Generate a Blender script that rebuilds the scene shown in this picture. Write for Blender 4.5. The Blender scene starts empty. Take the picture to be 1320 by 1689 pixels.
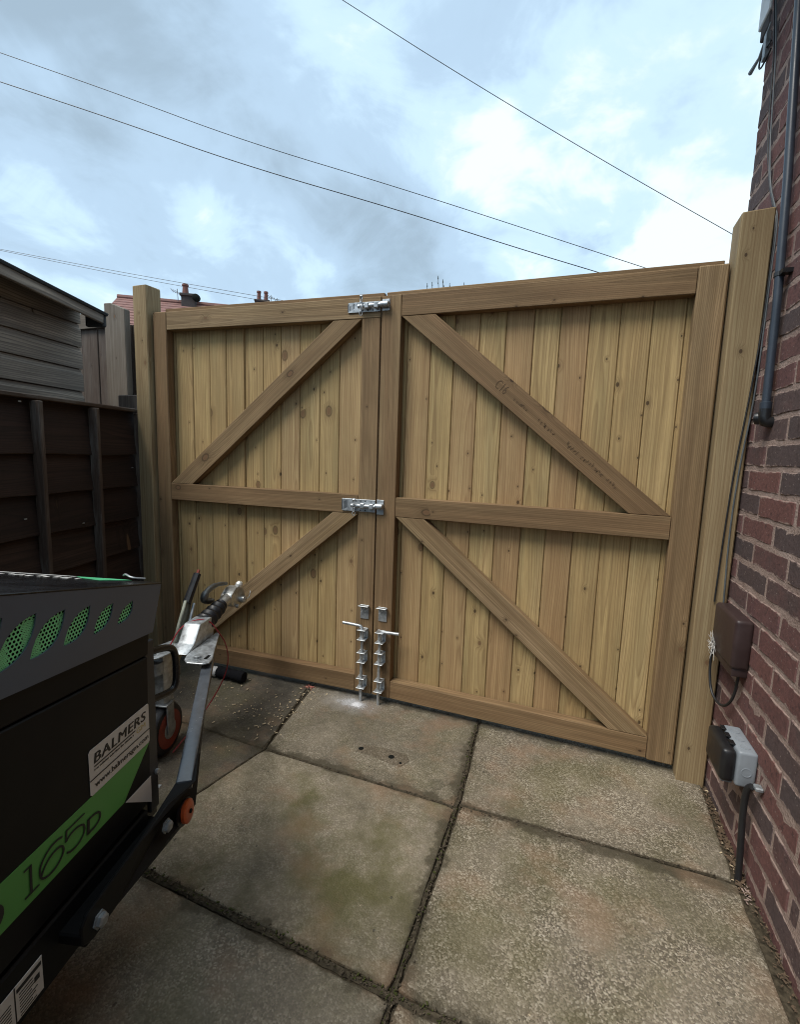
import bpy, bmesh, math, random
from mathutils import Vector, Matrix, noise
from mathutils.geometry import tessellate_polygon
R = math.radians
rng = random.Random(7)
SC = bpy.context.scene
COL = SC.collection

# ------------------------------------------------------------------ camera, sky, sun, exposure
cam_d = bpy.data.cameras.new('camera'); cam = bpy.data.objects.new('camera', cam_d); COL.objects.link(cam)
cam_d.sensor_fit = 'VERTICAL'; cam_d.sensor_height = 24.0; cam_d.lens = 773.2 / 1689 * 24.0
cam_d.clip_start = 0.02; cam_d.clip_end = 600
_r = Vector((0.93334072, 0.35750168, 0.03267506)); _u = Vector((-0.07619782, 0.10833893, 0.99118947)); _f = Vector((-0.35081192, 0.92760726, -0.12835798))
CAM = Vector((0.8382, -1.9116, 1.1695))
m = Matrix.Identity(4)
for i in range(3): m[i][0], m[i][1], m[i][2], m[i][3] = _r[i], _u[i], -_f[i], CAM[i]
cam.matrix_world = m
SC.camera = cam

world = bpy.data.worlds.new('World'); SC.world = world; world.use_nodes = True
wt = world.node_tree; wt.nodes.clear()
def N(t, typ, **kw):
    n = t.nodes.new(typ)
    for k, v in kw.items():
        if k.startswith('i_'): n.inputs[k[2:].replace('_', ' ')].default_value = v
        else: setattr(n, k, v)
    return n
SUN_EL, SUN_AZ = 58, 215          # compass-like: direction the light comes from (deg from +Y towards +X)
sky = N(wt, 'ShaderNodeTexSky', sky_type='NISHITA', sun_disc=False, sun_elevation=R(SUN_EL), sun_rotation=R(SUN_AZ))
tc = N(wt, 'ShaderNodeTexCoord')
sep = N(wt, 'ShaderNodeSeparateXYZ'); wt.links.new(tc.outputs['Generated'], sep.inputs[0])
mx = N(wt, 'ShaderNodeMath', operation='MAXIMUM'); wt.links.new(sep.outputs['Z'], mx.inputs[0]); mx.inputs[1].default_value = 0.0
ad = N(wt, 'ShaderNodeMath', operation='ADD'); wt.links.new(mx.outputs[0], ad.inputs[0]); ad.inputs[1].default_value = 0.42
dv = N(wt, 'ShaderNodeVectorMath', operation='DIVIDE'); wt.links.new(tc.outputs['Generated'], dv.inputs[0])
cb = N(wt, 'ShaderNodeCombineXYZ')
for i in range(3): wt.links.new(ad.outputs[0], cb.inputs[i])
wt.links.new(cb.outputs[0], dv.inputs[1])
mp = N(wt, 'ShaderNodeMapping'); wt.links.new(dv.outputs[0], mp.inputs[0]); mp.inputs['Location'].default_value = (3.1, 1.75, 0.4)
n1 = N(wt, 'ShaderNodeTexNoise', i_Scale=1.7, i_Detail=6.0, i_Roughness=0.52, i_Distortion=0.35); wt.links.new(mp.outputs[0], n1.inputs['Vector'])
n2 = N(wt, 'ShaderNodeTexNoise', i_Scale=0.9, i_Detail=3.0, i_Roughness=0.5, i_Distortion=0.2); wt.links.new(mp.outputs[0], n2.inputs['Vector'])
av = N(wt, 'ShaderNodeMath', operation='MULTIPLY_ADD'); wt.links.new(n2.outputs[0], av.inputs[0]); av.inputs[1].default_value = 0.7
n3 = N(wt, 'ShaderNodeTexNoise', i_Scale=4.6, i_Detail=6.0, i_Roughness=0.6, i_Distortion=0.5); wt.links.new(mp.outputs[0], n3.inputs['Vector'])
av0 = N(wt, 'ShaderNodeMath', operation='MULTIPLY_ADD'); wt.links.new(n3.outputs[0], av0.inputs[0]); av0.inputs[1].default_value = 0.42; wt.links.new(n1.outputs[0], av0.inputs[2])
av1 = N(wt, 'ShaderNodeMath', operation='SUBTRACT'); wt.links.new(av0.outputs[0], av1.inputs[0]); av1.inputs[1].default_value = 0.21
wt.links.new(av1.outputs[0], av.inputs[2])
inv = N(wt, 'ShaderNodeMath', operation='SUBTRACT'); inv.inputs[0].default_value = 1.712; wt.links.new(av.outputs[0], inv.inputs[1])
cr = N(wt, 'ShaderNodeValToRGB'); wt.links.new(inv.outputs[0], cr.inputs[0]); cr.color_ramp.interpolation = 'EASE'
el = cr.color_ramp.elements
el[0].position = 0.60; el[0].color = (0.30, 0.40, 0.49, 1)
el[1].position = 1.0; el[1].color = (0.75, 0.85, 0.90, 1)
for pos, c in ((0.80, (0.41, 0.555, 0.70)), (0.91, (0.53, 0.71, 0.86))):
    e = el.new(pos); e.color = (*c, 1)
gainc = N(wt, 'ShaderNodeMixRGB', blend_type='MULTIPLY'); gainc.inputs[0].default_value = 1.0; gainc.inputs[2].default_value = (10, 10, 10, 1); wt.links.new(cr.outputs[0], gainc.inputs[1])
mixc = N(wt, 'ShaderNodeMixRGB'); mixc.inputs[0].default_value = 0.92
wt.links.new(sky.outputs[0], mixc.inputs[1]); wt.links.new(gainc.outputs[0], mixc.inputs[2])
bg = N(wt, 'ShaderNodeBackground', i_Strength=0.062); wt.links.new(mixc.outputs[0], bg.inputs['Color'])
wo = N(wt, 'ShaderNodeOutputWorld'); wt.links.new(bg.outputs[0], wo.inputs[0])

sl = bpy.data.lights.new('sun', 'SUN'); sun = bpy.data.objects.new('sun', sl); COL.objects.link(sun)
sl.energy = 1.5; sl.angle = R(28); sl.color = (1.0, 0.95, 0.88)
_sd = Vector((math.sin(R(SUN_AZ)) * math.cos(R(SUN_EL)), math.cos(R(SUN_AZ)) * math.cos(R(SUN_EL)), math.sin(R(SUN_EL))))
sun.rotation_euler = (-_sd).to_track_quat('-Z', 'Y').to_euler(); sun.location = (-3, -3, 9)
SC.view_settings.view_transform = 'Standard'; SC.view_settings.look = 'None'
SC.view_settings.exposure = 1.16; SC.cycles.pixel_filter_type = 'BLACKMAN_HARRIS'; SC.cycles.filter_width = 1.05; SC.view_settings.gamma = 1.0; SC.view_settings.use_curve_mapping = False

# ------------------------------------------------------------------ materials
def new_mat(name):
    mt = bpy.data.materials.new(name); mt.use_nodes = True
    t = mt.node_tree; b = t.nodes['Principled BSDF']
    return mt, t, b
def L(t, a, b): t.links.new(a, b)
def math_n(t, op, a, b=None, c=None, clamp=False):
    n = t.nodes.new('ShaderNodeMath'); n.operation = op; n.use_clamp = clamp
    for i, v in enumerate((a, b, c)):
        if v is None: continue
        if isinstance(v, (int, float)): n.inputs[i].default_value = v
        else: t.links.new(v, n.inputs[i])
    return n.outputs[0]
def mixrgb(t, fac, a, b, mode='MIX'):
    n = t.nodes.new('ShaderNodeMixRGB'); n.blend_type = mode
    for i, v in enumerate((fac, a, b)):
        if isinstance(v, (int, float)): n.inputs[i].default_value = v
        elif isinstance(v, tuple): n.inputs[i].default_value = (*v, 1) if len(v) == 3 else v
        else: t.links.new(v, n.inputs[i])
    return n.outputs[0]
def ramp(t, src, stops):
    n = t.nodes.new('ShaderNodeValToRGB'); t.links.new(src, n.inputs[0]); e = n.color_ramp.elements
    while len(e) < len(stops): e.new(0.5)
    for k, (p, c) in enumerate(stops):
        e[k].position = p; e[k].color = (c, c, c, 1) if isinstance(c, (int, float)) else (*c, 1)
    return n.outputs[0]
def noise_n(t, vec, scale, detail=3.0, rough=0.5, dist=0.0):
    n = N(t, 'ShaderNodeTexNoise', i_Scale=scale, i_Detail=detail, i_Roughness=rough, i_Distortion=dist)
    if vec is not None: t.links.new(vec, n.inputs['Vector'])
    return n.outputs[0]
def vmul(t, vec, s):
    n = N(t, 'ShaderNodeVectorMath', operation='MULTIPLY'); t.links.new(vec, n.inputs[0]); n.inputs[1].default_value = s
    return n.outputs[0]
def vadd(t, a, b):
    n = N(t, 'ShaderNodeVectorMath', operation='ADD'); t.links.new(a, n.inputs[0]); t.links.new(b, n.inputs[1]); return n.outputs[0]
def bump(t, b, h, strength=0.3, dist=0.002):
    n = N(t, 'ShaderNodeBump', i_Strength=strength, i_Distance=dist); t.links.new(h, n.inputs['Height']); t.links.new(n.outputs[0], b.inputs['Normal'])

def wood(name, cols, dark, ring_f=125, knots=0.55, rough=0.75, green=0.0, contrast=1.0, wear=0.0, gain=1.0, warm=(1, 1, 1)):
    """softwood: growth rings round a pith line behind the board, knots that bend the rings"""
    cols = [tuple(x*gain*k for x, k in zip(c, warm)) for c in cols]; dark = tuple(x*gain for x in dark)
    mt, t, b = new_mat(name)
    tcn = N(t, 'ShaderNodeTexCoord'); oi = N(t, 'ShaderNodeObjectInfo')
    rnd = oi.outputs['Random']
    off = N(t, 'ShaderNodeCombineXYZ')
    L(t, math_n(t, 'MULTIPLY', rnd, 37.0), off.inputs[0]); L(t, math_n(t, 'MULTIPLY', rnd, 91.0), off.inputs[2])
    P = tcn.outputs['Object']; Q = vadd(t, P, off.outputs[0])
    # knots
    v = N(t, 'ShaderNodeTexVoronoi', feature='F1', voronoi_dimensions='2D', i_Scale=1.0, i_Randomness=0.95)
    sq = N(t, 'ShaderNodeSeparateXYZ'); L(t, Q, sq.inputs[0]); cq = N(t, 'ShaderNodeCombineXYZ')
    L(t, math_n(t, 'MULTIPLY', sq.outputs[0], 10.0), cq.inputs[0]); L(t, math_n(t, 'MULTIPLY', sq.outputs[2], 6.5), cq.inputs[1])
    L(t, cq.outputs[0], v.inputs['Vector'])
    sc = N(t, 'ShaderNodeSeparateColor'); L(t, v.outputs['Color'], sc.inputs[0])
    has = math_n(t, 'GREATER_THAN', sc.outputs[0], 1 - knots)
    size = math_n(t, 'MULTIPLY_ADD', math_n(t, 'POWER', sc.outputs[1], 4.0), 0.10, 0.028)
    kd = math_n(t, 'DIVIDE', v.outputs['Distance'], size)            # 1 at knot rim
    bend = math_n(t, 'MULTIPLY', math_n(t, 'POWER', 2.718, math_n(t, 'MULTIPLY', math_n(t, 'MULTIPLY', kd, kd), -0.22)), has)
    # rings
    s = N(t, 'ShaderNodeSeparateXYZ'); L(t, P, s.inputs[0])
    nz = noise_n(t, vmul(t, Q, (6, 6, 0.9)), 1.0, 2.0)
    nz2 = noise_n(t, vmul(t, Q, (40, 40, 2.5)), 1.0, 3.0)
    px = math_n(t, 'MULTIPLY_ADD', math_n(t, 'SINE', math_n(t, 'MULTIPLY', rnd, 127.0)), 0.055, s.outputs[0])
    py = math_n(t, 'ADD', s.outputs[1], 0.028)
    r2 = math_n(t, 'ADD', math_n(t, 'MULTIPLY', px, px), math_n(t, 'MULTIPLY', py, py))
    rad = math_n(t, 'SQRT', r2)
    rad = math_n(t, 'MULTIPLY_ADD', nz, 0.075, rad); rad = math_n(t, 'MULTIPLY_ADD', nz2, 0.003, rad)
    rad = math_n(t, 'MULTIPLY_ADD', bend, 0.016, rad)
    ph = math_n(t, 'FRACT', math_n(t, 'MULTIPLY', rad, ring_f))
    ring = ramp(t, ph, [(0.0, 0.0), (0.55, 0.25), (0.86, 1.0), (1.0, 0.0)])
    fib = noise_n(t, vmul(t, Q, (420, 420, 7)), 1.0, 2.0)
    tone = noise_n(t, vmul(t, Q, (11, 4, 0.7)), 1.0, 3.0, 0.6)
    base = ramp(t, math_n(t, 'MULTIPLY_ADD', math_n(t, 'SUBTRACT', rnd, 0.5), 0.5, tone), [(0.15 + 0.23 * i, c) for i, c in enumerate(cols)])
    if green:
        gz = noise_n(t, vmul(t, Q, (14, 4, 1.6)), 1.0, 3.0)
        base = mixrgb(t, math_n(t, 'MULTIPLY', ramp(t, gz, [(0.45, 0.0), (0.75, 1.0)]), green), base, (0.20, 0.215, 0.115))
    c = mixrgb(t, math_n(t, 'MULTIPLY', ring, 0.58 * contrast), base, dark)
    c = mixrgb(t, math_n(t, 'MULTIPLY', ramp(t, fib, [(0.35, 1.0), (0.62, 0.0)]), 0.30 * contrast), c, dark)
    stk_ = noise_n(t, vmul(t, Q, (85, 30, 1.3)), 1.0, 3.0, 0.6, 0.3)
    c = mixrgb(t, math_n(t, 'MULTIPLY', ramp(t, stk_, [(0.36, 1.0), (0.60, 0.0)]), 0.50 * contrast), c, dark)
    blot = noise_n(t, vmul(t, Q, (9, 5, 3.2)), 1.0, 4.0, 0.6)
    c = mixrgb(t, math_n(t, 'MULTIPLY', ramp(t, blot, [(0.42, 1.0), (0.58, 0.0)]), 0.22 * contrast), c, dark)
    halo = math_n(t, 'MULTIPLY', ramp(t, math_n(t, 'MULTIPLY', kd, 0.25), [(0.0, 1.0), (0.55, 0.35), (0.9, 0.0)]), has)
    c = mixrgb(t, math_n(t, 'MULTIPLY', halo, 0.55), c, tuple(x * 0.75 for x in dark))
    ringk = math_n(t, 'MULTIPLY', ramp(t, math_n(t, 'MULTIPLY', kd, 0.5), [(0.40, 0.0), (0.5, 1.0), (0.58, 1.0), (0.75, 0.0)]), math_n(t, 'MULTIPLY', has, math_n(t, 'GREATER_THAN', sc.outputs[1], 0.86)))
    coref = math_n(t, 'MULTIPLY_ADD', math_n(t, 'GREATER_THAN', sc.outputs[1], 0.86), -0.35, 1.0)
    c = mixrgb(t, math_n(t, 'MULTIPLY', ringk, 0.6), c, (0.045, 0.026, 0.015))
    core = math_n(t, 'MULTIPLY', ramp(t, math_n(t, 'MULTIPLY', kd, 0.5), [(0.36, 1.0), (0.5, 0.0)]), has)
    big = math_n(t, 'GREATER_THAN', sc.outputs[1], 0.80)
    c = mixrgb(t, math_n(t, 'MULTIPLY', core, 0.8), c, mixrgb(t, big, (0.045, 0.026, 0.015), (0.17, 0.095, 0.05)))
    if wear:
        wz = noise_n(t, vmul(t, Q, (22, 22, 3)), 1.0, 5.0, 0.65)
        c = mixrgb(t, math_n(t, 'MULTIPLY', ramp(t, wz, [(0.48, 0.0), (0.66, 1.0)]), wear), c, (0.22, 0.21, 0.19))
    L(t, c, b.inputs['Base Color']); b.inputs['Roughness'].default_value = rough
    b.inputs['Specular IOR Level'].default_value = 0.25
    h = math_n(t, 'ADD', math_n(t, 'MULTIPLY', ring, -0.35), math_n(t, 'MULTIPLY', fib, 0.9))
    bump(t, b, h, 0.35, 0.0012)
    return mt
W_BOARD = wood('board_wood', [(0.30, 0.215, 0.105), (0.34, 0.25, 0.125), (0.35, 0.27, 0.135), (0.40, 0.31, 0.165)], (0.15, 0.098, 0.045), green=0.4, gain=1.5, warm=(1.06, 1.0, 0.92))
W_BOARD_PINK = wood('warm_board_wood', [(0.30, 0.205, 0.108), (0.345, 0.24, 0.13), (0.36, 0.265, 0.142), (0.39, 0.295, 0.165)], (0.165, 0.10, 0.048), green=0.25, gain=1.42, warm=(1.04, 1.0, 0.93))
W_FRAME = wood('frame_wood', [(0.165, 0.105, 0.056), (0.21, 0.138, 0.075), (0.265, 0.19, 0.106), (0.32, 0.24, 0.145)], (0.09, 0.056, 0.028), ring_f=150, green=0.15, knots=0.3, gain=1.3, warm=(1.05, 1.0, 0.95))
W_POST = wood('post_wood', [(0.26, 0.195, 0.105), (0.31, 0.235, 0.13), (0.34, 0.265, 0.15), (0.38, 0.30, 0.175)], (0.17, 0.11, 0.055), ring_f=120, green=0.25, knots=0.35, gain=1.12)
W_FENCE = wood('stained_fence_wood', [(0.022, 0.014, 0.011), (0.032, 0.02, 0.015), (0.042, 0.027, 0.02), (0.055, 0.037, 0.028)], (0.012, 0.008, 0.006), knots=0.3, rough=0.8, gain=1.35, warm=(1.1, 0.95, 0.9))
W_EDGE = wood('pale_waney_edge', [(0.10, 0.08, 0.062), (0.14, 0.11, 0.09), (0.17, 0.14, 0.115), (0.20, 0.17, 0.14)], (0.05, 0.035, 0.025), knots=0.0)
W_BATTEN = wood('weathered_batten_wood', [(0.05, 0.032, 0.024), (0.065, 0.045, 0.034), (0.08, 0.055, 0.042), (0.11, 0.08, 0.06)], (0.03, 0.02, 0.014), knots=0.3, wear=0.4, gain=1.3)
W_SHED = wood('grey_shed_wood', [(0.10, 0.092, 0.082), (0.13, 0.118, 0.102), (0.155, 0.14, 0.12), (0.19, 0.172, 0.15)], (0.045, 0.038, 0.032), ring_f=100, knots=0.5, contrast=1.5, gain=2.9, warm=(1.06, 1.0, 0.93))
W_OLD = wood('old_brown_wood', [(0.10, 0.075, 0.06), (0.125, 0.095, 0.075), (0.15, 0.12, 0.098), (0.18, 0.155, 0.13)], (0.055, 0.038, 0.03), knots=0.5, wear=0.2, gain=1.0)
W_GREYPOST = wood('grey_old_wood', [(0.17, 0.145, 0.12), (0.20, 0.17, 0.14), (0.23, 0.20, 0.165), (0.26, 0.23, 0.19)], (0.10, 0.08, 0.06), knots=0.4)

def plain(name, col, rough=0.5, metal=0.0, spec=0.5, var=0.12, scale=30, bumpy=0.0, bscale=120):
    mt, t, b = new_mat(name)
    tcn = N(t, 'ShaderNodeTexCoord')
    nz = noise_n(t, tcn.outputs['Object'], scale, 5.0, 0.6)
    c = mixrgb(t, ramp(t, nz, [(0.3, 0.0), (0.7, 1.0)]), tuple(x * (1 - var) for x in col), tuple(min(1, x * (1 + var)) for x in col))
    L(t, c, b.inputs['Base Color']); b.inputs['Metallic'].default_value = metal
    L(t, ramp(t, nz, [(0.3, max(0.05, rough - 0.09)), (0.7, min(1, rough + 0.09))]), b.inputs['Roughness'])
    b.inputs['Specular IOR Level'].default_value = spec
    if bumpy: bump(t, b, noise_n(t, tcn.outputs['Object'], bscale, 3.0), bumpy, 0.001)
    return mt
GALV = plain('galvanised_steel', (0.46, 0.485, 0.50), 0.46, 0.7, var=0.34, scale=55, bumpy=0.1)
GALV_DULL = plain('dull_zinc', (0.30, 0.32, 0.33), 0.52, 0.6, var=0.35, scale=40, bumpy=0.1)
CAST = plain('cast_silver', (0.50, 0.50, 0.48), 0.35, 0.75, var=0.3, scale=60)
BLACKP = plain('black_gloss_paint', (0.010, 0.010, 0.011), 0.24, spec=0.4, var=0.3, scale=9)
BLACKPANEL = plain('black_panel_paint', (0.007, 0.007, 0.0075), 0.5, spec=0.2, var=0.25, scale=6)
GREYHOOD = plain('dark_grey_satin_paint', (0.085, 0.108, 0.145), 0.36, spec=0.5, var=0.06, scale=5)
DARKIN = plain('dark_inside', (0.008, 0.009, 0.008), 0.8, spec=0.1)
RUBBER = plain('black_rubber', (0.014, 0.014, 0.016), 0.45, spec=0.4, var=0.3)
FABRIC = plain('black_fabric', (0.012, 0.012, 0.014), 0.9, spec=0.1, var=0.3, scale=200, bumpy=0.5, bscale=300)
GREENP = plain('green_vinyl', (0.09, 0.32, 0.07), 0.4, var=0.05, scale=10)
GREENMESH = plain('green_mesh_paint', (0.26, 0.78, 0.36), 0.45, var=0.06)
GREENTOP = plain('bright_green_vinyl', (0.10, 0.50, 0.24), 0.35, var=0.05)
WHITEV = plain('white_vinyl', (0.62, 0.60, 0.57), 0.45, var=0.05, scale=25)
INK = plain('black_ink', (0.012, 0.012, 0.013), 0.5, var=0.1)
GOLDINK = plain('gold_ink', (0.50, 0.40, 0.16), 0.5, var=0.1)
FADEDINK = plain('faded_print_ink', (0.125, 0.082, 0.05), 0.85, spec=0.1, var=0.35, scale=80)
ORANGE = plain('orange_plastic', (0.42, 0.07, 0.015), 0.35, var=0.2, scale=30)
REDHUB = plain('red_wheel_plastic', (0.19, 0.032, 0.018), 0.45, var=0.3, scale=25)
REDWIRE = plain('red_cable', (0.35, 0.03, 0.04), 0.4)
PIPEM = plain('blue_grey_plastic', (0.03, 0.04, 0.056), 0.38, spec=0.5, var=0.15, scale=12)
CABLE = plain('black_cable', (0.014, 0.014, 0.015), 0.5, var=0.2)
GCABLE = plain('grey_cable', (0.09, 0.10, 0.105), 0.5, var=0.2)
BROWNPL = plain('brown_plastic', (0.042, 0.026, 0.025), 0.42, spec=0.4, var=0.18, scale=20)
GREYPL = plain('light_grey_plastic', (0.235, 0.26, 0.285), 0.45, var=0.08, scale=25)
BLACKPL = plain('black_plastic', (0.014, 0.014, 0.015), 0.35, var=0.2)
WHITEPVC = plain('white_pvc', (0.72, 0.72, 0.70), 0.4, var=0.06, scale=8)
LEAD = plain('roofing_felt', (0.035, 0.038, 0.04), 0.9, var=0.3, scale=40, bumpy=0.4)
TILE = plain('red_roof_tile', (0.19, 0.092, 0.076), 0.8, var=0.25, scale=6)
RENDER = plain('pale_render', (0.42, 0.38, 0.33), 0.9, var=0.1, scale=3)
POTM = plain('terracotta', (0.16, 0.065, 0.05), 0.8, var=0.2)
STACKM = plain('sooty_brick', (0.06, 0.05, 0.048), 0.9, var=0.3, scale=9)
WEB = plain('pale_cobweb', (0.55, 0.53, 0.50), 0.9, var=0.1)
LEAF = plain('dark_leaf', (0.035, 0.045, 0.032), 0.7, var=0.3)
TARMAC = plain('tarmac', (0.05, 0.05, 0.05), 0.9, var=0.25, scale=8, bumpy=0.4)
DUST = plain('white_concrete_dust', (0.62, 0.62, 0.63), 0.95, spec=0.1, var=0.12, scale=90, bumpy=0.6, bscale=250)
CHIP = plain('pale_wood_chips', (0.50, 0.40, 0.26), 0.85, var=0.35, scale=60)
LITTER = plain('dry_litter', (0.105, 0.07, 0.042), 0.9, var=0.5, scale=90)

def brick_mat(name, smear):
    mt, t, b = new_mat(name)
    tcn = N(t, 'ShaderNodeTexCoord'); oi = N(t, 'ShaderNodeObjectInfo'); rnd = oi.outputs['Random']
    off = N(t, 'ShaderNodeCombineXYZ'); L(t, math_n(t, 'MULTIPLY', rnd, 50.0), off.inputs[0]); L(t, math_n(t, 'MULTIPLY', rnd, 23.0), off.inputs[1])
    Q = vadd(t, tcn.outputs['Object'], off.outputs[0])
    n1 = noise_n(t, Q, 14, 4.0, 0.6); n2 = noise_n(t, Q, 90, 4.0, 0.65)
    v = math_n(t, 'MULTIPLY_ADD', math_n(t, 'SUBTRACT', n1, 0.5), 0.35, rnd)
    c = ramp(t, v, [(0.0, (0.095, 0.072, 0.07)), (0.22, (0.115, 0.078, 0.073)), (0.33, (0.145, 0.078, 0.072)), (0.55, (0.168, 0.080, 0.072)), (0.8, (0.186, 0.088, 0.076)), (1.0, (0.15, 0.078, 0.074))])
    c = mixrgb(t, math_n(t, 'MULTIPLY', ramp(t, n2, [(0.4, 1.0), (0.62, 0.0)]), 0.35), c, (0.05, 0.035, 0.035))
    sp = N(t, 'ShaderNodeTexVoronoi', i_Scale=60.0); L(t, Q, sp.inputs['Vector'])
    c = mixrgb(t, math_n(t, 'MULTIPLY', math_n(t, 'LESS_THAN', sp.outputs['Distance'], 0.12), 0.5), c, (0.33, 0.27, 0.23))
    if smear:
        so = N(t, 'ShaderNodeSeparateXYZ'); L(t, tcn.outputs['Object'], so.inputs[0])
        e_ = math_n(t, 'SUBTRACT', 0.031, math_n(t, 'ABSOLUTE', so.outputs[2]))
        e_ = math_n(t, 'MULTIPLY_ADD', math_n(t, 'SUBTRACT', noise_n(t, Q, 32, 5.0, 0.65), 0.52), 0.034, e_)
        c = mixrgb(t, ramp(t, e_, [(0.0, 0.85), (0.0028, 0.0)]), c, (0.32, 0.235, 0.20))
        pt = noise_n(t, Q, 38, 4.0, 0.7)
        c = mixrgb(t, math_n(t, 'MULTIPLY', ramp(t, pt, [(0.60, 0.0), (0.66, 1.0)]), 0.55), c, (0.045, 0.03, 0.03))
    L(t, c, b.inputs['Base Color']); b.inputs['Roughness'].default_value = 0.85; b.inputs['Specular IOR Level'].default_value = 0.2
    bump(t, b, math_n(t, 'ADD', n2, math_n(t, 'MULTIPLY', n1, 0.6)), 0.55, 0.003)
    return mt
BRICK = brick_mat('mixed_brick', True); BRICK_PLAIN = brick_mat('mixed_brick_plain', False)
def mortar_mat():
    mt, t, b = new_mat('pinkish_mortar')
    tcn = N(t, 'ShaderNodeTexCoord'); P = tcn.outputs['Object']
    n1 = noise_n(t, P, 9, 5.0, 0.6); n2 = noise_n(t, P, 170, 3.0)
    c = ramp(t, n1, [(0.3, (0.25, 0.175, 0.15)), (0.5, (0.335, 0.245, 0.208)), (0.72, (0.40, 0.305, 0.265))])
    c = mixrgb(t, math_n(t, 'MULTIPLY', ramp(t, n2, [(0.35, 1.0), (0.6, 0.0)]), 0.3), c, (0.20, 0.15, 0.125))
    L(t, c, b.inputs['Base Color']); b.inputs['Roughness'].default_value = 0.95; b.inputs['Specular IOR Level'].default_value = 0.1
    bump(t, b, math_n(t, 'ADD', n2, noise_n(t, P, 40, 3.0)), 0.7, 0.004)
    return mt
MORTAR = mortar_mat()

def concrete(name, lo, mid, hi, speck, moss, damp, dampcol=(0.06, 0.05, 0.038), gain=1.36, dust=None):
    lo, mid, hi = [tuple(x*gain for x in c) for c in (lo, mid, hi)]
    mt, t, b = new_mat(name)
    tcn = N(t, 'ShaderNodeTexCoord'); P = tcn.outputs['Object']
    n1 = noise_n(t, P, 3.2, 5.0, 0.62, 0.4); n2 = noise_n(t, P, 26, 5.0, 0.65); n3 = noise_n(t, P, 240, 2.0)
    c = ramp(t, math_n(t, 'MULTIPLY_ADD', n2, 0.5, math_n(t, 'MULTIPLY', n1, 0.5)), [(0.34, lo), (0.5, mid), (0.66, hi)])
    v = N(t, 'ShaderNodeTexVoronoi', i_Scale=250.0, i_Randomness=1.0); L(t, P, v.inputs['Vector'])
    sc = N(t, 'ShaderNodeSeparateColor'); L(t, v.outputs['Color'], sc.inputs[0])
    g = ramp(t, sc.outputs[0], [(0.0, (0.055, 0.044, 0.030)), (0.40, (0.155, 0.127, 0.09)), (0.70, (0.31, 0.265, 0.195)), (0.9, (0.49, 0.425, 0.325)), (1.0, (0.60, 0.54, 0.44))])
    patch = ramp(t, noise_n(t, P, 6.5, 4.0, 0.6), [(0.33, 0.35), (0.6, 1.0)])
    c = mixrgb(t, math_n(t, 'MULTIPLY', patch, speck), c, g)
    mz = noise_n(t, vadd(t, P, vmul(t, P, (0.3, 0.1, 0))), 2.6, 5.0, 0.6)
    c = mixrgb(t, math_n(t, 'MULTIPLY', ramp(t, mz, [(0.45, 0.0), (0.62, 1.0)]), moss), c, (0.10, 0.092, 0.028))
    dz = noise_n(t, P, 2.1, 6.0, 0.65)
    c = mixrgb(t, math_n(t, 'MULTIPLY', ramp(t, dz, [(0.38, 0.0), (0.62, 1.0)]), damp), c, dampcol)
    st = N(t, 'ShaderNodeTexVoronoi', i_Scale=9.0); L(t, vadd(t, P, vmul(t, P, (0.7, 0.2, 0))), st.inputs['Vector'])
    c = mixrgb(t, math_n(t, 'MULTIPLY', math_n(t, 'LESS_THAN', st.outputs['Distance'], 0.055), 0.7), c, (0.05, 0.042, 0.032))
    sx = N(t, 'ShaderNodeSeparateXYZ'); L(t, P, sx.inputs[0]); X_, Y_ = sx.outputs[0], sx.outputs[1]
    d1 = math_n(t, 'ABSOLUTE', math_n(t, 'SUBTRACT', math_n(t, 'MULTIPLY_ADD', Y_, 0.04, X_), 0.508))
    d2 = math_n(t, 'ABSOLUTE', math_n(t, 'ADD', Y_, 0.492)); d3 = math_n(t, 'ABSOLUTE', math_n(t, 'ADD', Y_, 1.085)); d4 = math_n(t, 'ABSOLUTE', math_n(t, 'ADD', Y_, -0.012))
    d5 = math_n(t, 'ABSOLUTE', math_n(t, 'SUBTRACT', math_n(t, 'MULTIPLY_ADD', Y_, 0.02, X_), 1.35))
    dm = math_n(t, 'MINIMUM', math_n(t, 'MINIMUM', d1, d2), math_n(t, 'MINIMUM', math_n(t, 'MINIMUM', d3, d4), d5))
    en = math_n(t, 'MULTIPLY_ADD', math_n(t, 'SUBTRACT', noise_n(t, P, 13, 6.0, 0.65), 0.5), 0.11, dm)
    c = mixrgb(t, ramp(t, en, [(0.0, 0.85), (0.015, 0.72), (0.023, 0.26), (0.045, 0.12), (0.085, 0.0)]), c, (0.052, 0.043, 0.026))
    rz_ = noise_n(t, vadd(t, P, vmul(t, P, (0.2, 0.5, 0))), 3.3, 4.0, 0.6)
    c = mixrgb(t, math_n(t, 'MULTIPLY', ramp(t, rz_, [(0.52, 0.0), (0.68, 1.0)]), 0.4), c, (0.27, 0.165, 0.10))
    if dust:
        d_ = N(t, 'ShaderNodeVectorMath', operation='DISTANCE'); L(t, vmul(t, P, (0.55, 1.0, 1.0)), d_.inputs[0]); d_.inputs[1].default_value = (dust[0]*0.55, dust[1], 0)
        dn = math_n(t, 'MULTIPLY_ADD', math_n(t, 'SUBTRACT', noise_n(t, P, 17, 6.0, 0.7), 0.5), 0.09, d_.outputs['Value'])
        c = mixrgb(t, ramp(t, dn, [(0.0, 0.9), (0.022, 0.7), (0.04, 0.22), (0.10, 0.0)]), c, (0.46, 0.46, 0.47))
    L(t, c, b.inputs['Base Color']); b.inputs['Roughness'].default_value = 0.82; b.inputs['Specular IOR Level'].default_value = 0.3
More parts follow.
